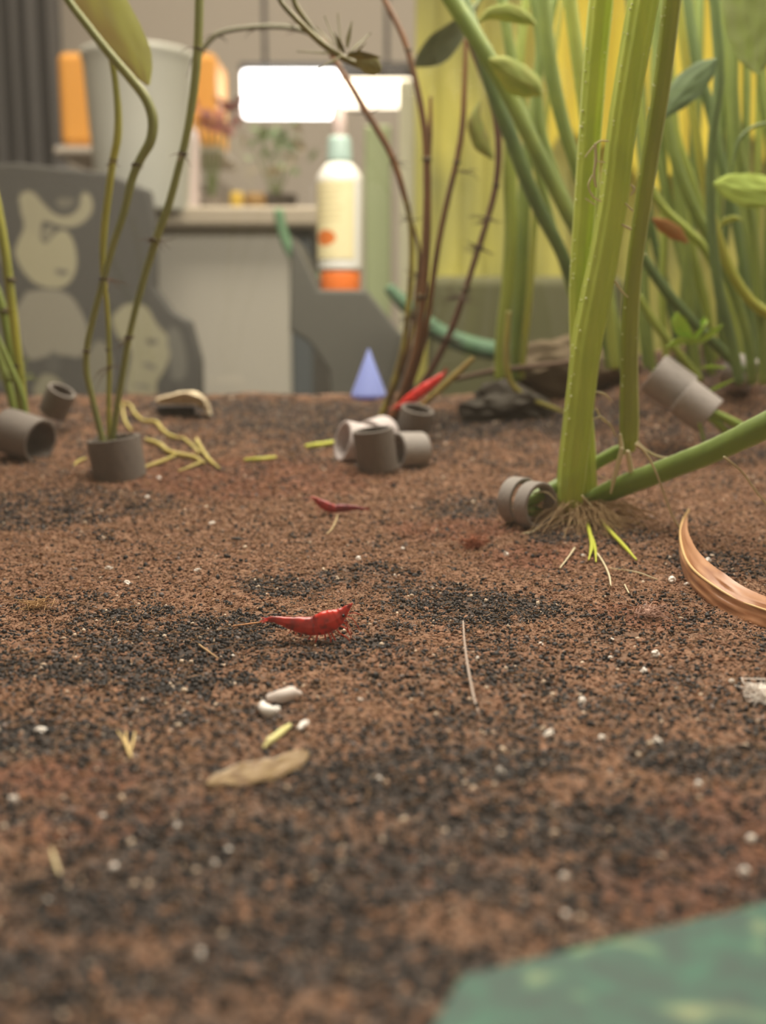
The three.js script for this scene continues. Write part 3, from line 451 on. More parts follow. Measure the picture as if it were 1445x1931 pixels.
// ---------------------------------------------------------------- shrimps
function shrimp(label, d, st, o) {
  const k = mpp(st[0][1], d), mid = st[Math.floor(st.length / 2)], t = thing('shrimp', label, 'shrimp', P(mid[0], mid[1] + mid[2] * 1.2, d));
  const sgn = o.head, sideV = V(0, 0, 1), X = (x, y, z = 0) => P(x, y, d + z);
  const rc = lin(...(o.c ?? [0.85, 0.045, 0.025])), rd = lin(...(o.c2 ?? [0.22, 0.012, 0.014]));
  const m = mat(0xffffff, 0.32, { vertexColors: true, transmission: 0.22, thickness: 0, clearcoat: 0.4, clearcoatRoughness: 0.3 });
  const pts = st.map(([x, y, h]) => ({ p: X(x, y), r: h * k }));
  const n = st.length;
  part('body', sweep(pts, { rad: 24, seg: 10, ratio: 0.62, side: sideV, rough: 0.11, col: (tt, a, q) => { const ab = tt < o.joint ? 0.10 * Math.max(0, Math.sin(tt / o.joint * Math.PI * 10)) + (o.dull ?? 0.28) : 0; const mo = Math.max(0, nz(q.x * 900, q.y * 900, q.z * 900) * 1.5 - 0.1) + Math.max(0, 0.8 * nz(q.x * 350, q.y * 350, 4)); return mix(rc, rd, Math.min(1, mo + ab)); } }), m, t);
  const pl = (l, w, name, mm = m) => part(name, sweep(l.map(([x, y, z]) => ({ p: X(x, y, (z ?? 0) * k), r: w / 2 * k })).map((q, i, A) => ({ p: q.p, r: q.r * (i === A.length - 1 ? 0.4 : 1) })), { rad: 6, seg: 4, col: () => mix(rc, lin(0.75, 0.2, 0.08), 0.35) }), mm, t);
  for (const l of o.legs) pl(l, o.lw ?? 2.6, 'leg');
  for (const l of o.ant) pl(l, o.aw ?? 1.6, 'antenna');
  if (o.rostrum) pl(o.rostrum, 5, 'rostrum');
  for (const l of o.fan) part('tail_fan', leafGeo(l.map(([x, y, w, z]) => ({ p: X(x, y, (z ?? 0) * k), w: w * k })), V(0, 0.5, 0.8), { n: 6, m: 3, thick: 0.0002, col: () => mix(rc, rd, rnd() * 0.5) }), m, t);
  for (const z of [-1, 1]) { const p = X(o.eye[0], o.eye[1], z * o.eye[2] * k); part('eye', blob(o.eye[3] * k, 1, 1, 1, 0, 2).translate(p.x, p.y, p.z), mat(lin(0.01, 0.008, 0.008), 0.15), t); }
  return t;
}
const d1 = gd(590, 1212);
shrimp('red shrimp facing right on the bare dark grains in front', d1, [[502, 1169, 4], [515, 1168, 6], [530, 1171, 8.5], [548, 1175, 12], [565, 1178, 15.5], [582, 1180.5, 18], [592, 1180.5, 18.5], [602, 1178, 21], [614, 1173.5, 22], [626, 1169, 20.5], [636, 1164, 17], [645, 1157, 11.5], [653, 1149, 7], [660, 1142, 3.5], [665, 1137.5, 1]], {
  head: 1, joint: 0.5, eye: [648, 1161, 7.5, 3.2], lw: 3.2,
  legs: [[[612, 1192, 4], [614, 1208, 8], [612, 1220, 9], [617, 1232, 8]], [[624, 1190, 5], [632, 1206, 10], [640, 1216, 11], [646, 1230, 10]], [[600, 1194, -3], [596, 1208, -7], [590, 1222, -8]], [[634, 1186, 5], [644, 1196, 10], [654, 1202, 11], [662, 1212, 10]], [[588, 1196, 4], [580, 1210, 8], [572, 1222, 8]], [[640, 1180, 4], [650, 1184, 8], [658, 1192, 9], [662, 1204, 9]], [[618, 1190, -5], [624, 1206, -9], [622, 1222, -10]], [[644, 1172, 3], [652, 1176, 7], [656, 1186, 8], [654, 1196, 7]], [[560, 1190, 2], [556, 1198, 3]], [[570, 1193, 2], [566, 1201, 3]], [[550, 1186, 2], [545, 1193, 3]]],
  ant: [[[652, 1162, 3], [664, 1166, 8], [674, 1180, 14], [684, 1196, 18]], [[652, 1158, -3], [668, 1156, -8], [684, 1160, -16]], [[650, 1166, 3], [658, 1180, 10], [664, 1198, 12]]],
  fan: [[[506, 1169, 7], [498, 1170, 10], [490, 1172, 3]], [[506, 1168, 6], [499, 1166, 9, 6], [493, 1165, 3, 10]], [[506, 1170, 6], [500, 1172, 9, -6], [494, 1174, 3, -10]]],
});
const d2 = gd(628, 974);
shrimp('smaller red shrimp with dull rear facing left in the middle distance', d2, [[690, 960, 2], [680, 958.5, 3], [668, 957.5, 4.8], [655, 958, 6.8], [642, 958.5, 7.6], [633, 959.5, 7.4], [625, 958, 8.8], [615, 954, 9], [606, 949, 7.6], [599, 945, 5.5], [594, 942, 3]], {
  head: -1, joint: 0.5, dull: 0.7, rostrum: [[600, 941], [593, 938.5], [585, 936]], eye: [597, 943, 3.5, 1.5], c: [0.5, 0.025, 0.025], c2: [0.2, 0.014, 0.03], lw: 1.4, aw: 0.9,
  legs: [[[612, 962, 2], [610, 969, 4], [606, 976, 4]], [[618, 965, 2], [618, 971, 4], [615, 978, 4]], [[606, 957, 2], [602, 963, 4], [598, 970, 4]], [[626, 966, -2], [628, 972, -4], [630, 978, -4]], [[602, 953, 2], [597, 957, 4], [592, 963, 4]]],
  ant: [[[594, 943, 2], [584, 944, 5], [572, 950, 8]], [[594, 942, -2], [582, 939, -5], [570, 941, -8]]],
  fan: [[[686, 960, 3], [692, 961, 5], [698, 962, 2]], [[686, 959, 3], [692, 958, 5, 3], [697, 958, 2, 5]]],
});
shrimp('bright red shrimp clinging aslant at the foot of the brown stems', dC - 0.022, [[839, 704, 3], [830, 711, 6], [818, 721, 8.5], [804, 731, 10], [790, 741, 10.5], [777, 750, 10], [766, 758, 9], [757, 765, 6.5], [750, 770, 3]], {
  head: -1, joint: 0.5, dull: 0.05, rostrum: [[758, 760], [749, 764], [741, 770]], eye: [755, 764, 4, 2], c: [0.85, 0.04, 0.025], c2: [0.5, 0.02, 0.03], lw: 2, aw: 1.2,
  legs: [[[772, 762, 2], [776, 770, 3], [774, 778, 3]], [[782, 756, 2], [788, 764, 3], [788, 772, 3]], [[764, 766, 2], [766, 774, 3], [762, 780, 3]], [[794, 748, 2], [800, 756, 3], [800, 764, 3]]],
  ant: [[[751, 769, 2], [742, 776, 4], [730, 780, 6]], [[751, 768, -2], [740, 770, -4], [728, 770, -6]]],
  fan: [[[834, 708, 5], [841, 702, 9], [848, 697, 3]], [[834, 708, 5], [838, 700, 8, 3], [842, 693, 3, 4]]],
});
// ---------------------------------------------------------------- litter on the soil
{
  const d = gd(1370, 1165), t = thing('dead_leaf', 'curled orange brown dead leaf lying at the right edge', 'leaf', ground(1370, 1160));
  const pts = [[1297, 1003, 3, 0.006], [1284, 1022, 22, 0.006], [1283, 1050, 34, 0.005], [1300, 1082, 46, 0.004], [1338, 1110, 54, 0.0035], [1390, 1138, 56, 0.003], [1450, 1163, 52, 0.003], [1520, 1195, 46, 0.003]].map(([x, y, w, l]) => { const p = ground(x, y + w * 0.45); p.y += l + 0.001; return { p, w: w * 1.25 * mpp(y, -p.z) }; });
  part('blade', leafGeo(pts, V(0.45, 0.85, -0.45), { n: 40, m: 8, cup: 0.45, wavy: 0.22, thick: 0.0003, col: (tt, s) => mix(lin(0.62, 0.32, 0.16), lin(0.38, 0.14, 0.05), Math.min(1, Math.max(0, 0.4 + 0.9 * nz(tt * 14, s * 4, 1) + (Math.abs(s) > 0.85 ? -0.3 : 0)))) }), mat(0xffffff, 0.4, { vertexColors: true, transmission: 0.35, thickness: 0 }), t);
  part('midrib', sweep(pts.map((q, i) => ({ p: q.p.clone().add(V(0, 0.0005, 0)), r: 0.0005 - i * 0.00003 })), { rad: 6 }), mat(lin(0.6, 0.4, 0.18), 0.5), t);
}
{
  const p = [[392, 1495, 14], [430, 1478, 56], [480, 1466, 72], [530, 1452, 66], [575, 1430, 20]].map(([x, y, w]) => { const q = ground(x, y); q.y += 0.0014; return { p: q, w: w * mpp(y, -q.z) * 1.3 }; });
  single('leaf_scrap', 'pale tan scrap of rotten leaf lying in the foreground', 'leaf', leafGeo(p, V(0.2, 0, 1), { cup: -0.15, wavy: 0.3, n: 26, m: 8, thick: 0.0004, col: (tt, s) => mix(lin(0.4, 0.27, 0.1), lin(0.24, 0.13, 0.05), Math.min(1, Math.max(0, 0.4 + nz(tt * 8, s * 4, 2)))) }), M.leaf);
  const f = (label, l, m, w = 1, name = 'plant_scrap', cat = 'scrap') => single(name, label, cat, sweep(gpath(l.map(([x, y, ww, h]) => [x, y, ww * w, h ?? 0.9])), { rad: 8, rough: 0.2, seg: 5 }), m);
  f('pale yellow sliver of stem above the tan leaf scrap', [[498, 1420, 6], [512, 1408, 14], [530, 1394, 14], [546, 1380, 10]], mat(lin(0.7, 0.66, 0.28), 0.5));
  f('white fragment just right of the pale yellow sliver', [[564, 1385, 8], [574, 1378, 14], [580, 1372, 8]], M.white);
  f('white curved flake lying below the front shrimp', [[495, 1338, 12], [499, 1352, 22], [510, 1358, 25], [524, 1350, 14]], M.white, 1, 'shell_flake');
  f('fluffy white strip of waste beside the curved flake', [[508, 1330, 18], [528, 1330, 28], [550, 1325, 28], [566, 1320, 12]], mat(lin(0.75, 0.68, 0.64), 0.9), 1, 'shell_flake');
  f('thin pale fibre standing up in the right foreground', [[873, 1218, 3, 6], [876, 1255, 4, 5], [884, 1295, 5, 3], [896, 1335, 5, 1], [905, 1352, 3, 0.3]], mat(lin(0.4, 0.32, 0.27), 0.6), 1, 'fibre', 'fibre');
  f('short pale splinter at the lower left', [[98, 1615, 6], [105, 1640, 8], [113, 1662, 6]], mat(lin(0.62, 0.52, 0.3), 0.6));
  f('yellow green bit of stem left of the central rings', [[578, 848, 8], [600, 846, 10], [628, 841, 9]], mat(lin(0.55, 0.58, 0.06), 0.5));
  f('yellow green bit of stem near the yellow roots', [[462, 873, 6], [490, 872, 8], [520, 868, 6]], mat(lin(0.5, 0.5, 0.06), 0.5));
  f('dark splinter lying left of the middle shrimp', [[438, 1021, 4], [448, 1023, 6], [458, 1023, 4]], mat(lin(0.03, 0.03, 0.03), 0.6));
  f('thin tan thread below the middle shrimp', [[637, 978, 2, 1.2], [632, 994, 3, 1.4], [624, 1006, 3], [616, 1012, 2]], mat(lin(0.5, 0.38, 0.2), 0.6), 1, 'fibre', 'fibre');
  f('orange thread pointing left from the tail of the front shrimp', [[440, 1188, 3], [466, 1185, 4], [498, 1180, 3]], mat(lin(0.55, 0.26, 0.1), 0.6), 1, 'fibre', 'fibre');
  f('tan thread lying across dark grains at left', [[376, 1224, 4], [392, 1236, 4], [412, 1250, 3]], mat(lin(0.42, 0.27, 0.13), 0.6), 1, 'fibre', 'fibre');
  const t = thing('forked_root', 'pale forked root scrap standing in the left foreground', 'root', ground(247, 1445));
  for (const l of [[[248, 1445, 7], [240, 1425, 6], [232, 1408, 5], [222, 1394, 3]], [[242, 1425, 5], [238, 1408, 4], [238, 1395, 3]], [[246, 1432, 5], [252, 1415, 5], [255, 1395, 3]]]) part('branch', sweep(gpath(l.map(([x, y, w]) => [x, y, w, 1.5])), { rad: 7 }), mat(lin(0.62, 0.46, 0.2), 0.6), t);
  // fluffy waste
  const fl = (label, x, y, w, h, m) => { const p = ground(x, y), k = mpp(y, -p.z), gs = [blob(1, w * 0.3 * k, h * 0.35 * k, w * 0.3 * k, 0.6).translate(p.x, p.y + h * 0.15 * k, p.z)]; for (let i = 0; i < 60; i++) { const c = p.clone().add(V(rr(-0.4, 0.4) * w * k, rr(0, 0.4) * h * k, rr(-0.4, 0.4) * w * k)); gs.push(sweep([0, 1, 2].map((j) => ({ p: c.clone().add(V(rr(-1, 1), rr(-0.3, 0.6), rr(-1, 1)).multiplyScalar(0.0022 * (j + 0.2))), r: 0.0001 })), { rad: 4, seg: 3, cap: false })); } return single('waste_tuft', label, 'waste', mergeGeometries(gs.map((g) => { const q = g.index ? g.toNonIndexed() : g; q.deleteAttribute('color'); q.computeVertexNormals(); return q; })), m); };
  fl('bright white fluffy clump at the right edge', 1438, 1322, 50, 60, mat(lin(0.85, 0.8, 0.75), 0.9));
  fl('pinkish white fluff below the dead leaf', 1222, 1165, 44, 34, mat(lin(0.42, 0.26, 0.2), 0.9));
  fl('reddish brown tuft left of the thick stem foot', 892, 1035, 40, 44, mat(lin(0.25, 0.08, 0.035), 0.9));
  fl('pale tan crumb left of the soil middle', 66, 1150, 24, 26, mat(lin(0.45, 0.28, 0.13), 0.9));
}
{ // green sheet, twig, bark, stone
  const dd = gd(345, 792);
  const t = thing('bark_piece', 'pale beige curved bark piece over painted-in shade behind the left ring', 'bark', P(345, 790, dd));
  const sp = [[296, 756, 10], [318, 750, 22], [345, 746, 30], [372, 748, 32], [390, 762, 24], [396, 782, 10]].map(([x, y, w]) => ({ p: P(x, y, dd + 0.004), w: w * 1.5 * mpp(y, dd) }));
  part('bark', leafGeo(sp, V(0, 0.55, 0.85), { cup: -0.35, wavy: 0.25, n: 24, m: 8, thick: 0.0018, col: (tt, s) => mix(lin(0.7, 0.6, 0.42), lin(0.5, 0.4, 0.26), rnd()) }), mat(0xffffff, 0.8, { vertexColors: true }), t);
  part('shadow_block', box(...(() => { const a = P(297, 800, dd + 0.006), b = P(366, 766, dd + 0.006); return [a.x, b.x, a.y, b.y, a.z - 0.006, a.z]; })(), 0.0008), mat(lin(0.04, 0.035, 0.035), 0.9), t, 'dark block painted as shade below');  // dark block stands in for the shade under the bark
  single('twig', 'thin dark twig lying across the soil behind the thick stems', 'twig', sweep([[860, 715, 9], [930, 700, 11], [1000, 692, 11], [1070, 684, 10], [1100, 680, 8]].map(([x, y, w]) => { const p = P(x, y, 0.545); return { p, r: w / 2 * mpp(y, 0.545) }; }), { rough: 0.2, rad: 10, seg: 8 }), mat(lin(0.13, 0.08, 0.05), 0.8));
  const p = P(960, 762, 0.53);
  single('stone', 'low dark stone at the back left of the thick stems', 'stone', blob(1, 0.02, 0.011, 0.014, 0.4, 4, 11).translate(p.x, p.y - 0.002, p.z), mat(lin(0.045, 0.036, 0.024), 0.8));
  const q = P(1065, 712, 0.57);
  single('driftwood_lump', 'brown lump of wood half hidden behind the thick stems', 'wood', blob(1, 0.035, 0.022, 0.016, 0.5, 4, 23).translate(q.x, q.y, q.z), mat(lin(0.1, 0.07, 0.035), 0.85));
  // green mottled sheet, bottom right
  const n = 256, a = new Uint8Array(n * n * 4);
  for (let i = 0; i < n * n; i++) { const x = i % n / n, y = (i / n | 0) / n, v = nz(x * 8, y * 8, 1) * 0.6 + nz(x * 20, y * 20, 5) * 0.5, sp = Math.max(0, nz(x * 9, y * 9, 9) - 0.25) * 2.4; a.set([Math.max(0, Math.min(255, 18 + 14 * v + 170 * sp)), Math.max(0, Math.min(255, 92 + 46 * v + 100 * sp)), Math.max(0, Math.min(255, 72 + 30 * v + 60 * sp)), 255], i * 4); }
  const tx = new THREE.DataTexture(a, n, n); tx.magFilter = THREE.LinearFilter; tx.colorSpace = THREE.SRGBColorSpace; tx.needsUpdate = true; tx.wrapS = tx.wrapT = THREE.RepeatWrapping;
  const pts = [[800, 1965], [872, 1838], [1160, 1769], [1560, 1672], [1560, 1965]].map(([x, y]) => { const v = dir(x, y), k = (0.0032 - EYE) / v.y; return new THREE.Vector2(v.x * k, -v.z * k); });
  const g = new THREE.ExtrudeGeometry(new THREE.Shape(pts), { depth: 0.0014, bevelEnabled: true, bevelSize: 0.0002, bevelThickness: 0.0002, bevelSegments: 2, curveSegments: 4 });
  const u = g.attributes.uv, ps = g.attributes.position; for (let i = 0; i < u.count; i++) u.setXY(i, ps.getX(i) * 18, ps.getY(i) * 18);
  g.rotateX(-Math.PI / 2).translate(0, 0.0014, 0);
  single('green_sheet', 'green mottled sheet lying in the bottom right corner', 'sheet', g, mat(lin(0.42, 0.5, 0.5), 0.6, { map: tx }));
}
{ // white specks
  const g = blob(1, 1, 0.8, 0.9, 0.5, 2, 4), first = new THREE.Mesh(g, mat(lin(0.85, 0.8, 0.74), 0.35)); let k = 0;
  const marks = [[590, 1180, 'front red shrimp'], [628, 955, 'middle red shrimp'], [1085, 985, 'foot of the thick stems'], [1360, 1110, 'orange dead leaf'], [480, 1465, 'tan leaf scrap'], [885, 1285, 'standing pale fibre'], [245, 1420, 'forked pale root'], [222, 890, 'upright ring at left'], [1430, 1320, 'white fluffy clump'], [1180, 1800, 'green sheet'], [1222, 1160, 'pinkish fluff'], [105, 1640, 'pale splinter'], [66, 1150, 'tan crumb'], [530, 1340, 'white flakes']], seen = {}, words = ['nearest', 'second', 'third', 'fourth', 'fifth', 'sixth', 'seventh', 'eighth', 'ninth', 'tenth'];
  const G = [[760, 1038, 9], [676, 1058, 12], [955, 1050, 12], [745, 1090, 9], [1235, 1240, 17], [1035, 1393, 22], [1136, 1399, 18], [1240, 1405, 18], [945, 1465, 20], [1318, 1486, 17], [1152, 1245, 12], [1098, 1330, 20], [1380, 1290, 14], [1155, 1210, 10], [1267, 1100, 16], [1100, 1052, 9], [1335, 1062, 12], [26, 1514, 20], [78, 1385, 20], [194, 1545, 16], [215, 1640, 16], [335, 1562, 14], [405, 1635, 16], [715, 1475, 14], [1065, 1735, 22], [1417, 1590, 22], [1065, 1662, 22], [430, 1610, 14], [144, 1592, 13], [300, 905, 9], [278, 942, 10], [400, 990, 10], [205, 1076, 12], [240, 1105, 14], [372, 1080, 12], [378, 1805, 18], [90, 1706, 14], [178, 1710, 14], [1405, 1655, 24], [1215, 1270, 14], [900, 1245, 9], [440, 1240, 9], [680, 1325, 12], [1020, 1220, 12], [1295, 1105, 9]], near = G.map(([x, y]) => marks.map(([a, b, n]) => [Math.hypot(x - a, (y - b) * 1.4), a, b, n]).sort((p, q) => p[0] - q[0])[0]);
  const grainLabel = (x, y, w) => {
    const i = G.findIndex((q) => q[0] === x && q[1] === y), [, a, b, n] = near[i], rank = near.filter((q, j) => q[3] === n && q[0] < near[i][0]).length, total = near.filter((q) => q[3] === n).length;
    const v = y - b, h = x - a, side = Math.abs(h) > Math.abs(v) * 1.2 ? (h < 0 ? 'left of' : 'right of') : v < 0 ? 'behind' : 'in front of';
    return `${w > 17 ? 'larger' : w > 11 ? 'small' : 'tiny'} white grain ${side} the ${n}, ${total < 2 ? 'alone beside it' : rank ? words[rank] + ' nearest to it' : 'nearest to it'}`;
  };
  for (const [x, y, w] of G) {
    const o = k ? first.clone() : shade(first); k++; const p = ground(x, y), s = w / 2 * mpp(y, -p.z);
    o.name = numbered('white_grain'); o.position.set(p.x, p.y + s * 0.7, p.z); o.scale.set(s * rr(0.8, 1.2), s * rr(0.8, 1.1), s); o.rotation.set(rr(0, 6), rr(0, 6), rr(0, 6)); scene.add(o);
    o.userData = {}; tag(o, grainLabel(x, y, w), 'grain', 'white grains scattered on the soil');
  }
}
// ---------------------------------------------------------------- room behind the tank
const cab = mat(lin(0.55, 0.53, 0.46), 0.6);
{
  const t = thing('cabinet', 'pale grey cabinet with a thick worktop behind the tank', 'cabinet', P(420, 1600, 1.05).setY(FY));
  const a = P(290, 430, 1.05), b = P(546, 430, 1.05), top = a.y, c = P(600, 388, 1.03), e = P(282, 388, 1.03);
  part('carcass', box(a.x, b.x, FY, top, -1.5, -1.05, 0.003), cab, t);
  part('side_panel', box(b.x, b.x + 0.02, FY, top, -1.5, -1.056, 0.002), mat(lin(0.1, 0.12, 0.13), 0.6), t, 'dark blue grey side panel');
  part('worktop', box(e.x, c.x + 0.03, top, c.y, -1.5, -1.03, 0.004), mat(lin(0.5, 0.44, 0.34), 0.55), t);
  // things on the worktop, its top is at c.y
  const ty = c.y;
  const lathe = (name, label, cat, px, d, prof2, m) => { const p = P(px, 388, d), q = prof2.map(([py, r]) => new THREE.Vector2(r * mpp(py, d), P(px, py, d).y)).map((v, i, A) => new THREE.Vector2(v.x, v.y - A[0].y)); const g = new THREE.LatheGeometry(q, 40).translate(p.x, ty, -d); return single(name, label, cat, g, m); };
  lathe('white_pot', 'slim pinkish white pot standing right of the bucket', 'pot', 350, 1.2, [[388, 0], [388, 24], [384, 26], [240, 30], [214, 24], [205, 14], [206, 0]], mat(lin(0.75, 0.66, 0.66), 0.4));
  lathe('yellow_jar', 'small yellow jar on the worktop', 'jar', 447, 1.15, [[388, 0], [388, 13], [346, 13], [340, 10], [341, 0]], mat(lin(0.65, 0.45, 0.07), 0.4));
  lathe('brown_jar', 'small brown jar beside the yellow jar', 'jar', 482, 1.15, [[388, 0], [388, 20], [350, 20], [342, 16], [343, 0]], mat(lin(0.3, 0.18, 0.06), 0.4));
  const plant = (label, px, d, potc, y0, y1, w, cols, pw) => {
    const base = P(px, 388, d); base.y = ty; const o = thing('potted_plant', label, 'plant', base), k = mpp(388, d);
    part('pot', new THREE.LatheGeometry([[0, 0], [pw * 0.8, 0], [pw, 60], [pw * 0.9, 60], [pw * 0.85, 50], [0, 50]].map(([x, y]) => new THREE.Vector2(x * k, y * k)), 28).translate(base.x, base.y, base.z), potc, o);
    for (let i = 0; i < 34; i++) { const x = px + rr(-0.5, 0.5) * w, y = rr(y1, y0), c = P(x, y, d + rr(-0.05, 0.05)), L = rr(18, 40) * k, ang = rr(0, 6.28), v = V(Math.cos(ang), rr(0.1, 1), Math.sin(ang) * 0.6).normalize(); part('leaf', leafGeo([{ p: c, w: 2 * k }, { p: c.clone().addScaledVector(v, L * 0.5), w: 20 * k }, { p: c.clone().addScaledVector(v, L), w: 1 * k }], V(rr(-1, 1), 0.3, rr(-1, 1)).normalize(), { n: 5, m: 2, col: () => cols[Math.floor(i / 3) % cols.length] }), M.leaf, o); }
    for (let i = 0; i < 5; i++) part('stalk', sweep([{ p: base.clone().add(V(0, 50 * k, 0)), r: 2 * k }, { p: P(px + (i - 2) * w * 0.15, (y0 + y1) / 2, d), r: 1.5 * k }]), mat(lin(0.15, 0.2, 0.06), 0.7), o);
  };
  plant('potted plant with red leaves beside the lamp', 400, 1.32, mat(lin(0.3, 0.26, 0.22), 0.6), 262, 196, 96, [lin(0.45, 0.1, 0.1), lin(0.3, 0.06, 0.07), lin(0.5, 0.2, 0.2)], 30);
  plant('potted plant with green and cream leaves under the lamp', 520, 1.28, mat(lin(0.07, 0.06, 0.05), 0.6), 330, 240, 130, [lin(0.3, 0.42, 0.2), lin(0.5, 0.45, 0.3), lin(0.2, 0.34, 0.16)], 42);
  // strip lamp
  const D = 1.45, lt = thing('strip_lamp', 'glowing white strip lamp hanging over the potted plants', 'lamp', P(610, 128, D));
  const glow = mat(0xffffff, 0.5, { emissive: 0xffffff, emissiveIntensity: 5 });
  part('light_panel', pbox(456, 640, 130, 220, D, 0.02, 0.006), glow, lt);
  part('light_panel', pbox(642, 778, 146, 200, D + 0.01, 0.02, 0.006), mat(0xfff4dd, 0.5, { emissive: 0xfff2d8, emissiveIntensity: 3 }), lt);
  part('housing', pbox(450, 784, 116, 132, D + 0.02, 0.06, 0.004), M.dark, lt);
  for (const x of [500, 730]) part('cord', sweep([{ p: P(x, 116, D + 0.05), r: 0.003 }, { p: P(x, 116, D + 0.05).setY(CY), r: 0.003 }]), M.dark, lt);
  const lc = P(617, 172, D - 0.01); areaLight('strip_lamp_light', 0xfff8ee, 3, 0.22, 0.055, [lc.x, lc.y, lc.z], [lc.x, lc.y - 0.05, 0]);
}
{ // left side: bucket, orange box, poster, curtain
  const D = 0.98, hold = P(230, 388, D);
  const st = thing('bucket_shelf', 'dark low shelf hidden behind the printed board', 'shelf', V(hold.x, FY, -1.04));
  part('board', box(P(40, 388, D).x, P(250, 388, D).x, hold.y - 0.02, hold.y, -1.16, -0.92, 0.003), M.dark, st);
  for (const x of [80, 218]) for (const z of [-1.13, -0.95]) part('leg', box(P(x, 388, D).x - 0.012, P(x, 388, D).x + 0.012, FY, hold.y - 0.02, z - 0.012, z + 0.012, 0.002), M.dark, st);
  const k = mpp(240, D), prof2 = [[0, 0], [84, 0], [90, 4], [100, 150], [108, 285], [112, 292], [112, 304], [104, 304], [98, 150], [84, 10], [0, 10]].map(([r, y]) => new THREE.Vector2(r * k, y * k));
  single('bucket', 'tall pale grey bucket standing above the printed board', 'bucket', new THREE.LatheGeometry(prof2, 56).translate(P(238, 240, D).x, hold.y, -D - 0.06), mat(lin(0.6, 0.62, 0.56), 0.5));
  const y0 = hold.y;
  { const g = pbox(112, 412, 96, 275, 1.36, 0.1, 0.01); g.computeBoundingBox(); single('orange_box', 'orange box partly hidden behind the pale bucket', 'box', g.translate(0, 0, 0), mat(lin(0.85, 0.4, 0.07), 0.6)); }
  { const g = pbox(100, 420, 275, 292, 1.34, 0.14, 0.004); single('wall_shelf', 'narrow wall shelf carrying the orange box', 'shelf', mergeGeometries([g, pbox(180, 200, 275, 330, 1.46, ZB * -1 - 1.46, 0.004), pbox(330, 350, 275, 330, 1.46, -ZB - 1.46, 0.004)]), M.wall); }
  // dark curtain with folds
  const pos = [], idx = [], n = 60, a = P(-160, 400, 1.6), b = P(128, 400, 1.6);
  for (let s = 0; s < 2; s++) for (let i = 0; i <= n; i++) for (const y of [FY + 0.02, CY]) pos.push(a.x + (b.x - a.x) * i / n, y, -1.6 + 0.02 * Math.sin(i * 0.9) + 0.008 * Math.sin(i * 2.3) + s * 0.004);
  const o = (n + 1) * 2; for (let i = 0; i < n; i++) { const q = i * 2; idx.push(q, q + 2, q + 1, q + 1, q + 2, q + 3, o + q, o + q + 1, o + q + 2, o + q + 1, o + q + 3, o + q + 2); }
  const g = new THREE.BufferGeometry(); g.setAttribute('position', new THREE.Float32BufferAttribute(pos, 3)); g.setIndex(idx); g.computeVertexNormals();
  single('curtain', 'dark grey curtain hanging at the upper left', 'curtain', g, mat(lin(0.1, 0.1, 0.1), 0.9));
  { const p = P(112, 332, 0.96); single('black_pot', 'round black pot in front of the dark curtain', 'pot', new THREE.LatheGeometry([[0, 0], [26, 0], [40, 20], [44, 45], [36, 62], [30, 62], [36, 44], [0, 8]].map(([r, y]) => new THREE.Vector2(r * mpp(332, 0.96), y * mpp(332, 0.96))), 36).translate(p.x, y0, -0.96), mat(lin(0.02, 0.02, 0.022), 0.5)); }
  // printed board
  const cv = document.createElement('canvas'); cv.width = 512; cv.height = 512; const c = cv.getContext('2d');
  const S = (x, y) => [(x + 60) / 440 * 512, (y - 310) / 460 * 512];
  c.fillStyle = '#50504c'; c.fillRect(0, 0, 512, 512);
  const bl = (col, l) => { c.fillStyle = col; c.beginPath(); l.map(([x, y]) => S(x / 3.6125, 310 + y / 3.6125)).forEach(([u, v], i, A) => { const [nu, nv] = A[(i + 1) % A.length]; if (!i) c.moveTo((u + nu) / 2, (v + nv) / 2); else c.quadraticCurveTo(u, v, (u + nu) / 2, (v + nv) / 2); }); c.closePath(); c.fill(); };
  bl('#77776c', [[-220, 150], [60, 160], [90, 300], [90, 480], [60, 700], [-220, 700]]);
  bl('#8f8c7e', [[120, 880], [300, 830], [490, 850], [570, 1000], [610, 1120], [570, 1320], [420, 1280], [300, 1300], [190, 1340], [130, 1100]]);
  bl('#9f9b82', [[180, 260], [210, 180], [290, 170], [350, 260], [430, 340], [520, 345], [590, 280], [590, 190], [650, 180], [680, 280], [630, 370], [540, 420], [440, 410], [340, 360], [330, 430], [315, 540], [270, 560], [190, 470], [230, 400]]);
  bl('#a4a085', [[150, 520], [230, 430], [310, 470], [350, 540], [400, 470], [470, 420], [530, 480], [555, 620], [540, 720], [490, 800], [420, 835], [290, 815], [210, 740], [150, 620]]);
  bl('#6d6c63', [[380, 690], [440, 700], [500, 710], [480, 740], [420, 740]]); bl('#727064', [[410, 215], [500, 220], [570, 230], [520, 290], [450, 290]]); bl('#8a8774', [[320, 400], [420, 410], [390, 480], [340, 520]]);
  bl('#9b987f', [[770, 980], [890, 920], [1000, 950], [1050, 1080], [1130, 1150], [1140, 1290], [1080, 1420], [1030, 1480], [1040, 1610], [810, 1610], [850, 1400], [890, 1250], [800, 1180], [755, 1060]]);
  bl('#64635b', [[950, 1180], [1010, 1170], [1070, 1200], [1010, 1225]]); bl('#74736a', [[920, 1330], [1000, 1340], [1060, 1390], [980, 1385]]); bl('#79786e', [[870, 1480], [1000, 1500], [1000, 1530], [880, 1510]]);
  bl('#8b8974', [[220, 1430], [350, 1410], [430, 1500], [500, 1620], [220, 1620]]); bl('#807e70', [[600, 1200], [700, 1180], [760, 1300], [740, 1560], [600, 1580], [560, 1400]]);
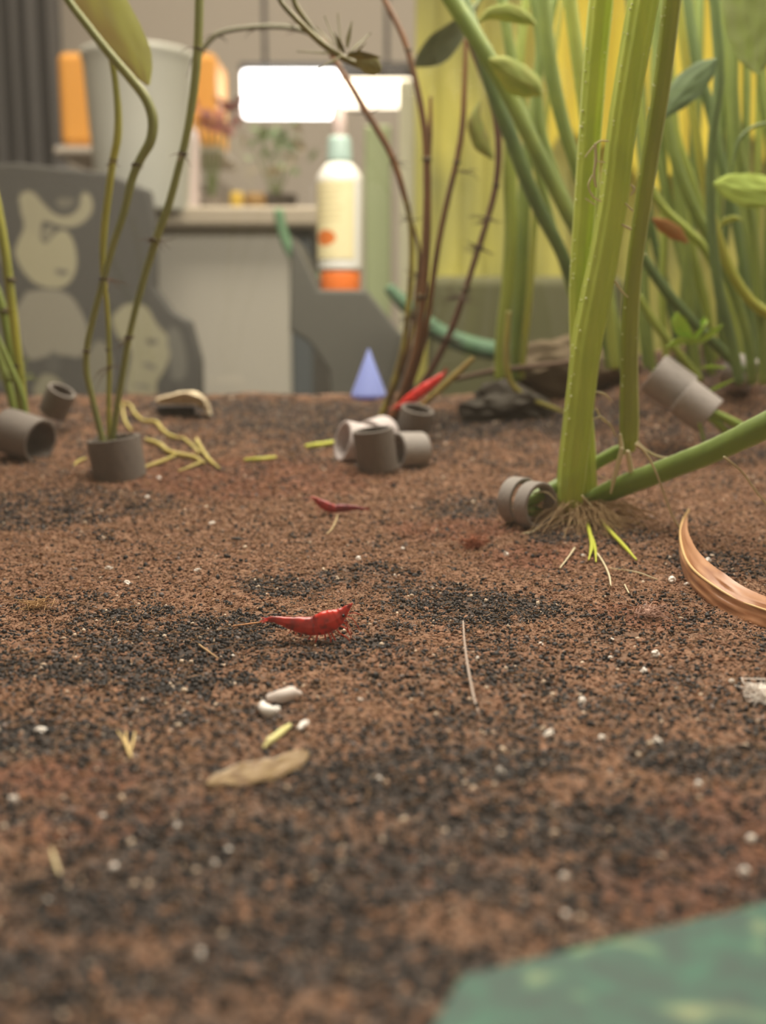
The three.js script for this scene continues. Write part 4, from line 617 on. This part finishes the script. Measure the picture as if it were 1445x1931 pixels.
  bl('#6f6f67', [[1090, 1110], [1180, 1080], [1230, 1200], [1250, 1450], [1130, 1480], [1140, 1300]]); bl('#5a5a55', [[300, 1270], [400, 1260], [410, 1400], [330, 1420]]); bl('#6a6a60', [[-220, 900], [60, 860], [140, 1100], [180, 1500], [-220, 1500]]);
  const tx = new THREE.CanvasTexture(cv); tx.colorSpace = THREE.SRGBColorSpace;
  const D2 = 0.88, out = [[-60, 318], [30, 312], [200, 330], [276, 362], [286, 420], [288, 545], [320, 590], [355, 610], [374, 680], [380, 1000], [-60, 1000]].map(([x, y]) => { const p = P(x, y, D2); return new THREE.Vector2(p.x, p.y); });
  const eg = new THREE.ExtrudeGeometry(new THREE.Shape(out), { depth: 0.012, bevelEnabled: true, bevelSize: 0.002, bevelThickness: 0.002, bevelSegments: 2 }); eg.translate(0, 0, -D2 - 0.014);
  const u = eg.attributes.uv, pp = eg.attributes.position, A = P(-60, 770, D2), B = P(380, 310, D2); for (let i = 0; i < u.count; i++) u.setXY(i, (pp.getX(i) - A.x) / (B.x - A.x), (pp.getY(i) - A.y) / (B.y - A.y));
  const bo = thing('printed_board', 'black board with pale swirling print at the left', 'board', V((A.x + B.x) / 2, FY, -D2));
  part('board', eg, mat(0xffffff, 0.6, { map: tx }), bo);
  const q0 = P(100, 1000, D2); part('post', box(q0.x - 0.02, q0.x + 0.02, FY, q0.y + 0.01, -D2 - 0.03, -D2 - 0.014), M.dark, bo);
}
{ // bottle on a grey box, hose, cone for a blue light spot
  const D = 0.78, k = mpp(500, D), base = P(642, 552, D), b = thing('bottle', 'white spray bottle with orange base and label mark', 'bottle', base);
  const L = (l, m, name, lab) => part(name, new THREE.LatheGeometry(l.map(([r, py]) => new THREE.Vector2(r * k, P(642, py, D).y)), 44).translate(base.x, 0, base.z), m, b, lab);
  L([[0, 552], [32, 552], [37, 547], [38, 518], [36, 512], [0, 512]], mat(lin(0.85, 0.2, 0.03), 0.4), 'base_cap', 'orange base cap');
  L([[0, 512], [38, 512], [41, 505], [43, 345], [42, 332], [34, 320], [24, 308], [0, 308]], mat(lin(0.82, 0.82, 0.76), 0.35), 'body');
  L([[0, 309], [23, 309], [24, 300], [22, 265], [18, 258], [0, 258]], mat(lin(0.4, 0.55, 0.5), 0.4), 'collar', 'pale teal collar');
  L([[0, 259], [14, 259], [14, 225], [11, 205], [6, 200], [0, 200]], mat(lin(0.75, 0.6, 0.55), 0.4), 'nozzle', 'pinkish nozzle');
  const cv = document.createElement('canvas'); cv.width = 256; cv.height = 256; const c = cv.getContext('2d'); c.fillStyle = '#e6dcae'; c.fillRect(0, 0, 256, 256); c.fillStyle = '#c9bd8c'; for (let i = 0; i < 6; i++) c.fillRect(30, 24 + i * 20, 130 + 40 * rnd(), 6);
  c.fillStyle = '#d8762c'; c.beginPath(); c.ellipse(96, 186, 62, 26, 0, 0, 7); c.fill(); const tx = new THREE.CanvasTexture(cv); tx.colorSpace = THREE.SRGBColorSpace;
  const y0 = P(642, 490, D).y, y1 = P(642, 345, D).y; part('label', new THREE.CylinderGeometry(43.6 * k, 42.6 * k, y1 - y0, 32, 1, true, -1.5, 2.2).translate(base.x, (y0 + y1) / 2, base.z), mat(0xffffff, 0.6, { map: tx }), b, 'cream paper label');
  // grey box with slanted face
  const sh = [[552, 452], [598, 552], [690, 553], [775, 660], [790, 1000], [640, 1000], [626, 700], [585, 640], [552, 620]].map(([x, y]) => { const p = P(x, y, D - 0.03); return new THREE.Vector2(p.x, p.y); });
  const sb = thing('slanted_stand', 'dark grey slanted stand under the spray bottle', 'stand', P(700, 1000, D).setY(FY));
  part('body', new THREE.ExtrudeGeometry(new THREE.Shape(sh), { depth: 0.12, bevelEnabled: true, bevelSize: 0.002, bevelThickness: 0.002, bevelSegments: 2 }).translate(0, 0.0, -D - 0.09), mat(lin(0.085, 0.085, 0.07), 0.7), sb);
  const q = P(715, 1000, D); part('leg', box(q.x - 0.03, q.x + 0.03, FY, q.y, -D - 0.06, -D), M.dark, sb);
  single('green_hose', 'green hose curving down left of the spray bottle', 'hose', sweep(path([[526, 400, 20], [534, 440, 20], [550, 476, 21], [580, 512, 21], [612, 536, 19], [640, 580, 19], [655, 700, 19], [660, 1050, 19]], D + 0.12), { rad: 14 }), mat(lin(0.13, 0.26, 0.14), 0.6));
  single('blue_light_cone', 'small blue cone standing for a spot of light at the back edge of the soil', 'cone', new THREE.LatheGeometry([[0, 0], [0.0092, 0], [0.0095, 0.002], [0.0004, 0.026], [0, 0.026]].map(([x, y]) => new THREE.Vector2(x, y)), 30).translate(P(696, 750, 0.6).x, P(696, 748, 0.6).y, -0.592), mat(lin(0.5, 0.6, 1), 0.4, { transmission: 0.5, thickness: 0, emissive: 0x3344ff, emissiveIntensity: 0.12 }));  // made-up cone with its own glow, in place of a blue light spot
  single('green_pipe', 'thick green pipe sagging behind the brown stems', 'pipe', sweep(path([[735, 545, 22], [765, 575, 28], [830, 628, 34], [900, 655, 36], [980, 668, 36], [1100, 690, 36], [1250, 760, 36]], 0.72), { rad: 14, seg: 8 }), mat(lin(0.06, 0.13, 0.07), 0.7));
}
{ // yellow green cloth hung behind the right half of the tank
  const D = 0.94, n = 120, m = 24, pos = [], idx = [], col = [], x0 = P(782, 400, D).x, x1 = P(1800, 400, D).x, y0 = -0.12, y1 = 0.55;
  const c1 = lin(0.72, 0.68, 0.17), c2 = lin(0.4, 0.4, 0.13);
  for (let s = 0; s < 2; s++) for (let i = 0; i <= n; i++) for (let j = 0; j <= m; j++) {
    const x = x0 + (x1 - x0) * i / n, y = y0 + (y1 - y0) * j / m;
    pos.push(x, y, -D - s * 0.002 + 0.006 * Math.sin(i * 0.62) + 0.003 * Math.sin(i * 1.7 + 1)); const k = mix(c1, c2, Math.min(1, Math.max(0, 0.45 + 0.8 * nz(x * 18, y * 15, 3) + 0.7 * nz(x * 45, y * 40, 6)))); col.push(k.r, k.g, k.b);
  }
  const o = (n + 1) * (m + 1); for (let i = 0; i < n; i++) for (let j = 0; j < m; j++) { const a = i * (m + 1) + j, b = a + m + 1; idx.push(a, b, a + 1, b, b + 1, a + 1, o + a, o + a + 1, o + b, o + b, o + a + 1, o + b + 1); }
  const g = new THREE.BufferGeometry(); g.setAttribute('position', new THREE.Float32BufferAttribute(pos, 3)); g.setAttribute('color', new THREE.Float32BufferAttribute(col, 3)); g.setIndex(idx); g.computeVertexNormals();
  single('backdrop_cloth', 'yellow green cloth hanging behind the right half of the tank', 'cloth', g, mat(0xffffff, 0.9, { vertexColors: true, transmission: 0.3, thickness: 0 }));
}
{ // pale posts, added dark olive box and dark leaf between bottle and cloth
  const post = (label, x0, x1, y, d, m) => { const g = pbox(x0, x1, y, 560, d, 0.03, 0.003); g.computeBoundingBox(); const b = g.boundingBox; single('post', label, 'post', box(b.min.x, b.max.x, FY, b.max.y, b.min.z, b.max.z, 0.003), m); };
  post('cream post standing just left of the yellow green cloth', 752, 784, 150, 0.99, mat(lin(0.72, 0.72, 0.55), 0.6));
  post('pale green post between the spray bottle and the cream post', 688, 738, 235, 1.04, mat(lin(0.42, 0.5, 0.28), 0.6));
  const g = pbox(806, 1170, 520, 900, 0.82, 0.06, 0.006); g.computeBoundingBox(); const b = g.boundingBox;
  single('added_dark_box', 'added dark olive box that darkens the backdrop behind the foot of the brown stems', 'box', box(b.min.x, b.max.x, FY, b.max.y, b.min.z, b.max.z, 0.008), mat(lin(0.085, 0.085, 0.035), 0.85));  // added to darken the lower part of the backdrop
  const t = thing('hanging_leaf', 'broad dark grey green leaf hanging right of the strip lamp', 'leaf', P(820, 80, 0.58));
  part('blade', leafGeo(lp([[900, 10, 30], [868, 50, 74], [832, 84, 78], [800, 108, 50], [780, 124, 8]], 0.58), V(0.55, 0.75, 0.35), { cup: 0.1, thick: 0.0006, wavy: 0.08, col: (tt, q) => mix(lin(0.16, 0.19, 0.11), lin(0.22, 0.24, 0.14), rnd()) }), M.leaf, t);
  part('petiole', sweep(path([[894, 16, 10], [920, -30, 9], [940, -90, 9]], 0.58)), mat(lin(0.16, 0.2, 0.07), 0.6), t);
}
{ // added yellow cloth painting the bright backlight at the top right, in front of the olive one
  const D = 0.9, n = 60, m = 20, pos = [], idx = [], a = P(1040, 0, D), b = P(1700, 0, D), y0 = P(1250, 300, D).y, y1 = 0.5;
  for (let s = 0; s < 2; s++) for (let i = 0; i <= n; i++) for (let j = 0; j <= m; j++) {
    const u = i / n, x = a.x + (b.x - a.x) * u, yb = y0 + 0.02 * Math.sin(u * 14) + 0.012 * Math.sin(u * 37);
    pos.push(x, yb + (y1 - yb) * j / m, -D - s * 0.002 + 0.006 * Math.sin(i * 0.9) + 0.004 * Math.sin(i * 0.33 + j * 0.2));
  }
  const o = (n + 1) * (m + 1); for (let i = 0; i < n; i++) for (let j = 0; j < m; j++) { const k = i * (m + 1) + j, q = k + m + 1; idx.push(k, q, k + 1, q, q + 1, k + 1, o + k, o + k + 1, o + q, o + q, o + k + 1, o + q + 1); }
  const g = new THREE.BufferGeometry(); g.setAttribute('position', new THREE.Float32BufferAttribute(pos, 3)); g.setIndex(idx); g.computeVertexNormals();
  single('added_glow_cloth', 'added yellow cloth standing for bright backlight behind the plants at the top right', 'cloth', g, mat(lin(0.92, 0.8, 0.1), 0.9, { transmission: 0.4, thickness: 0 }));
}
renderer.render(scene, camera);
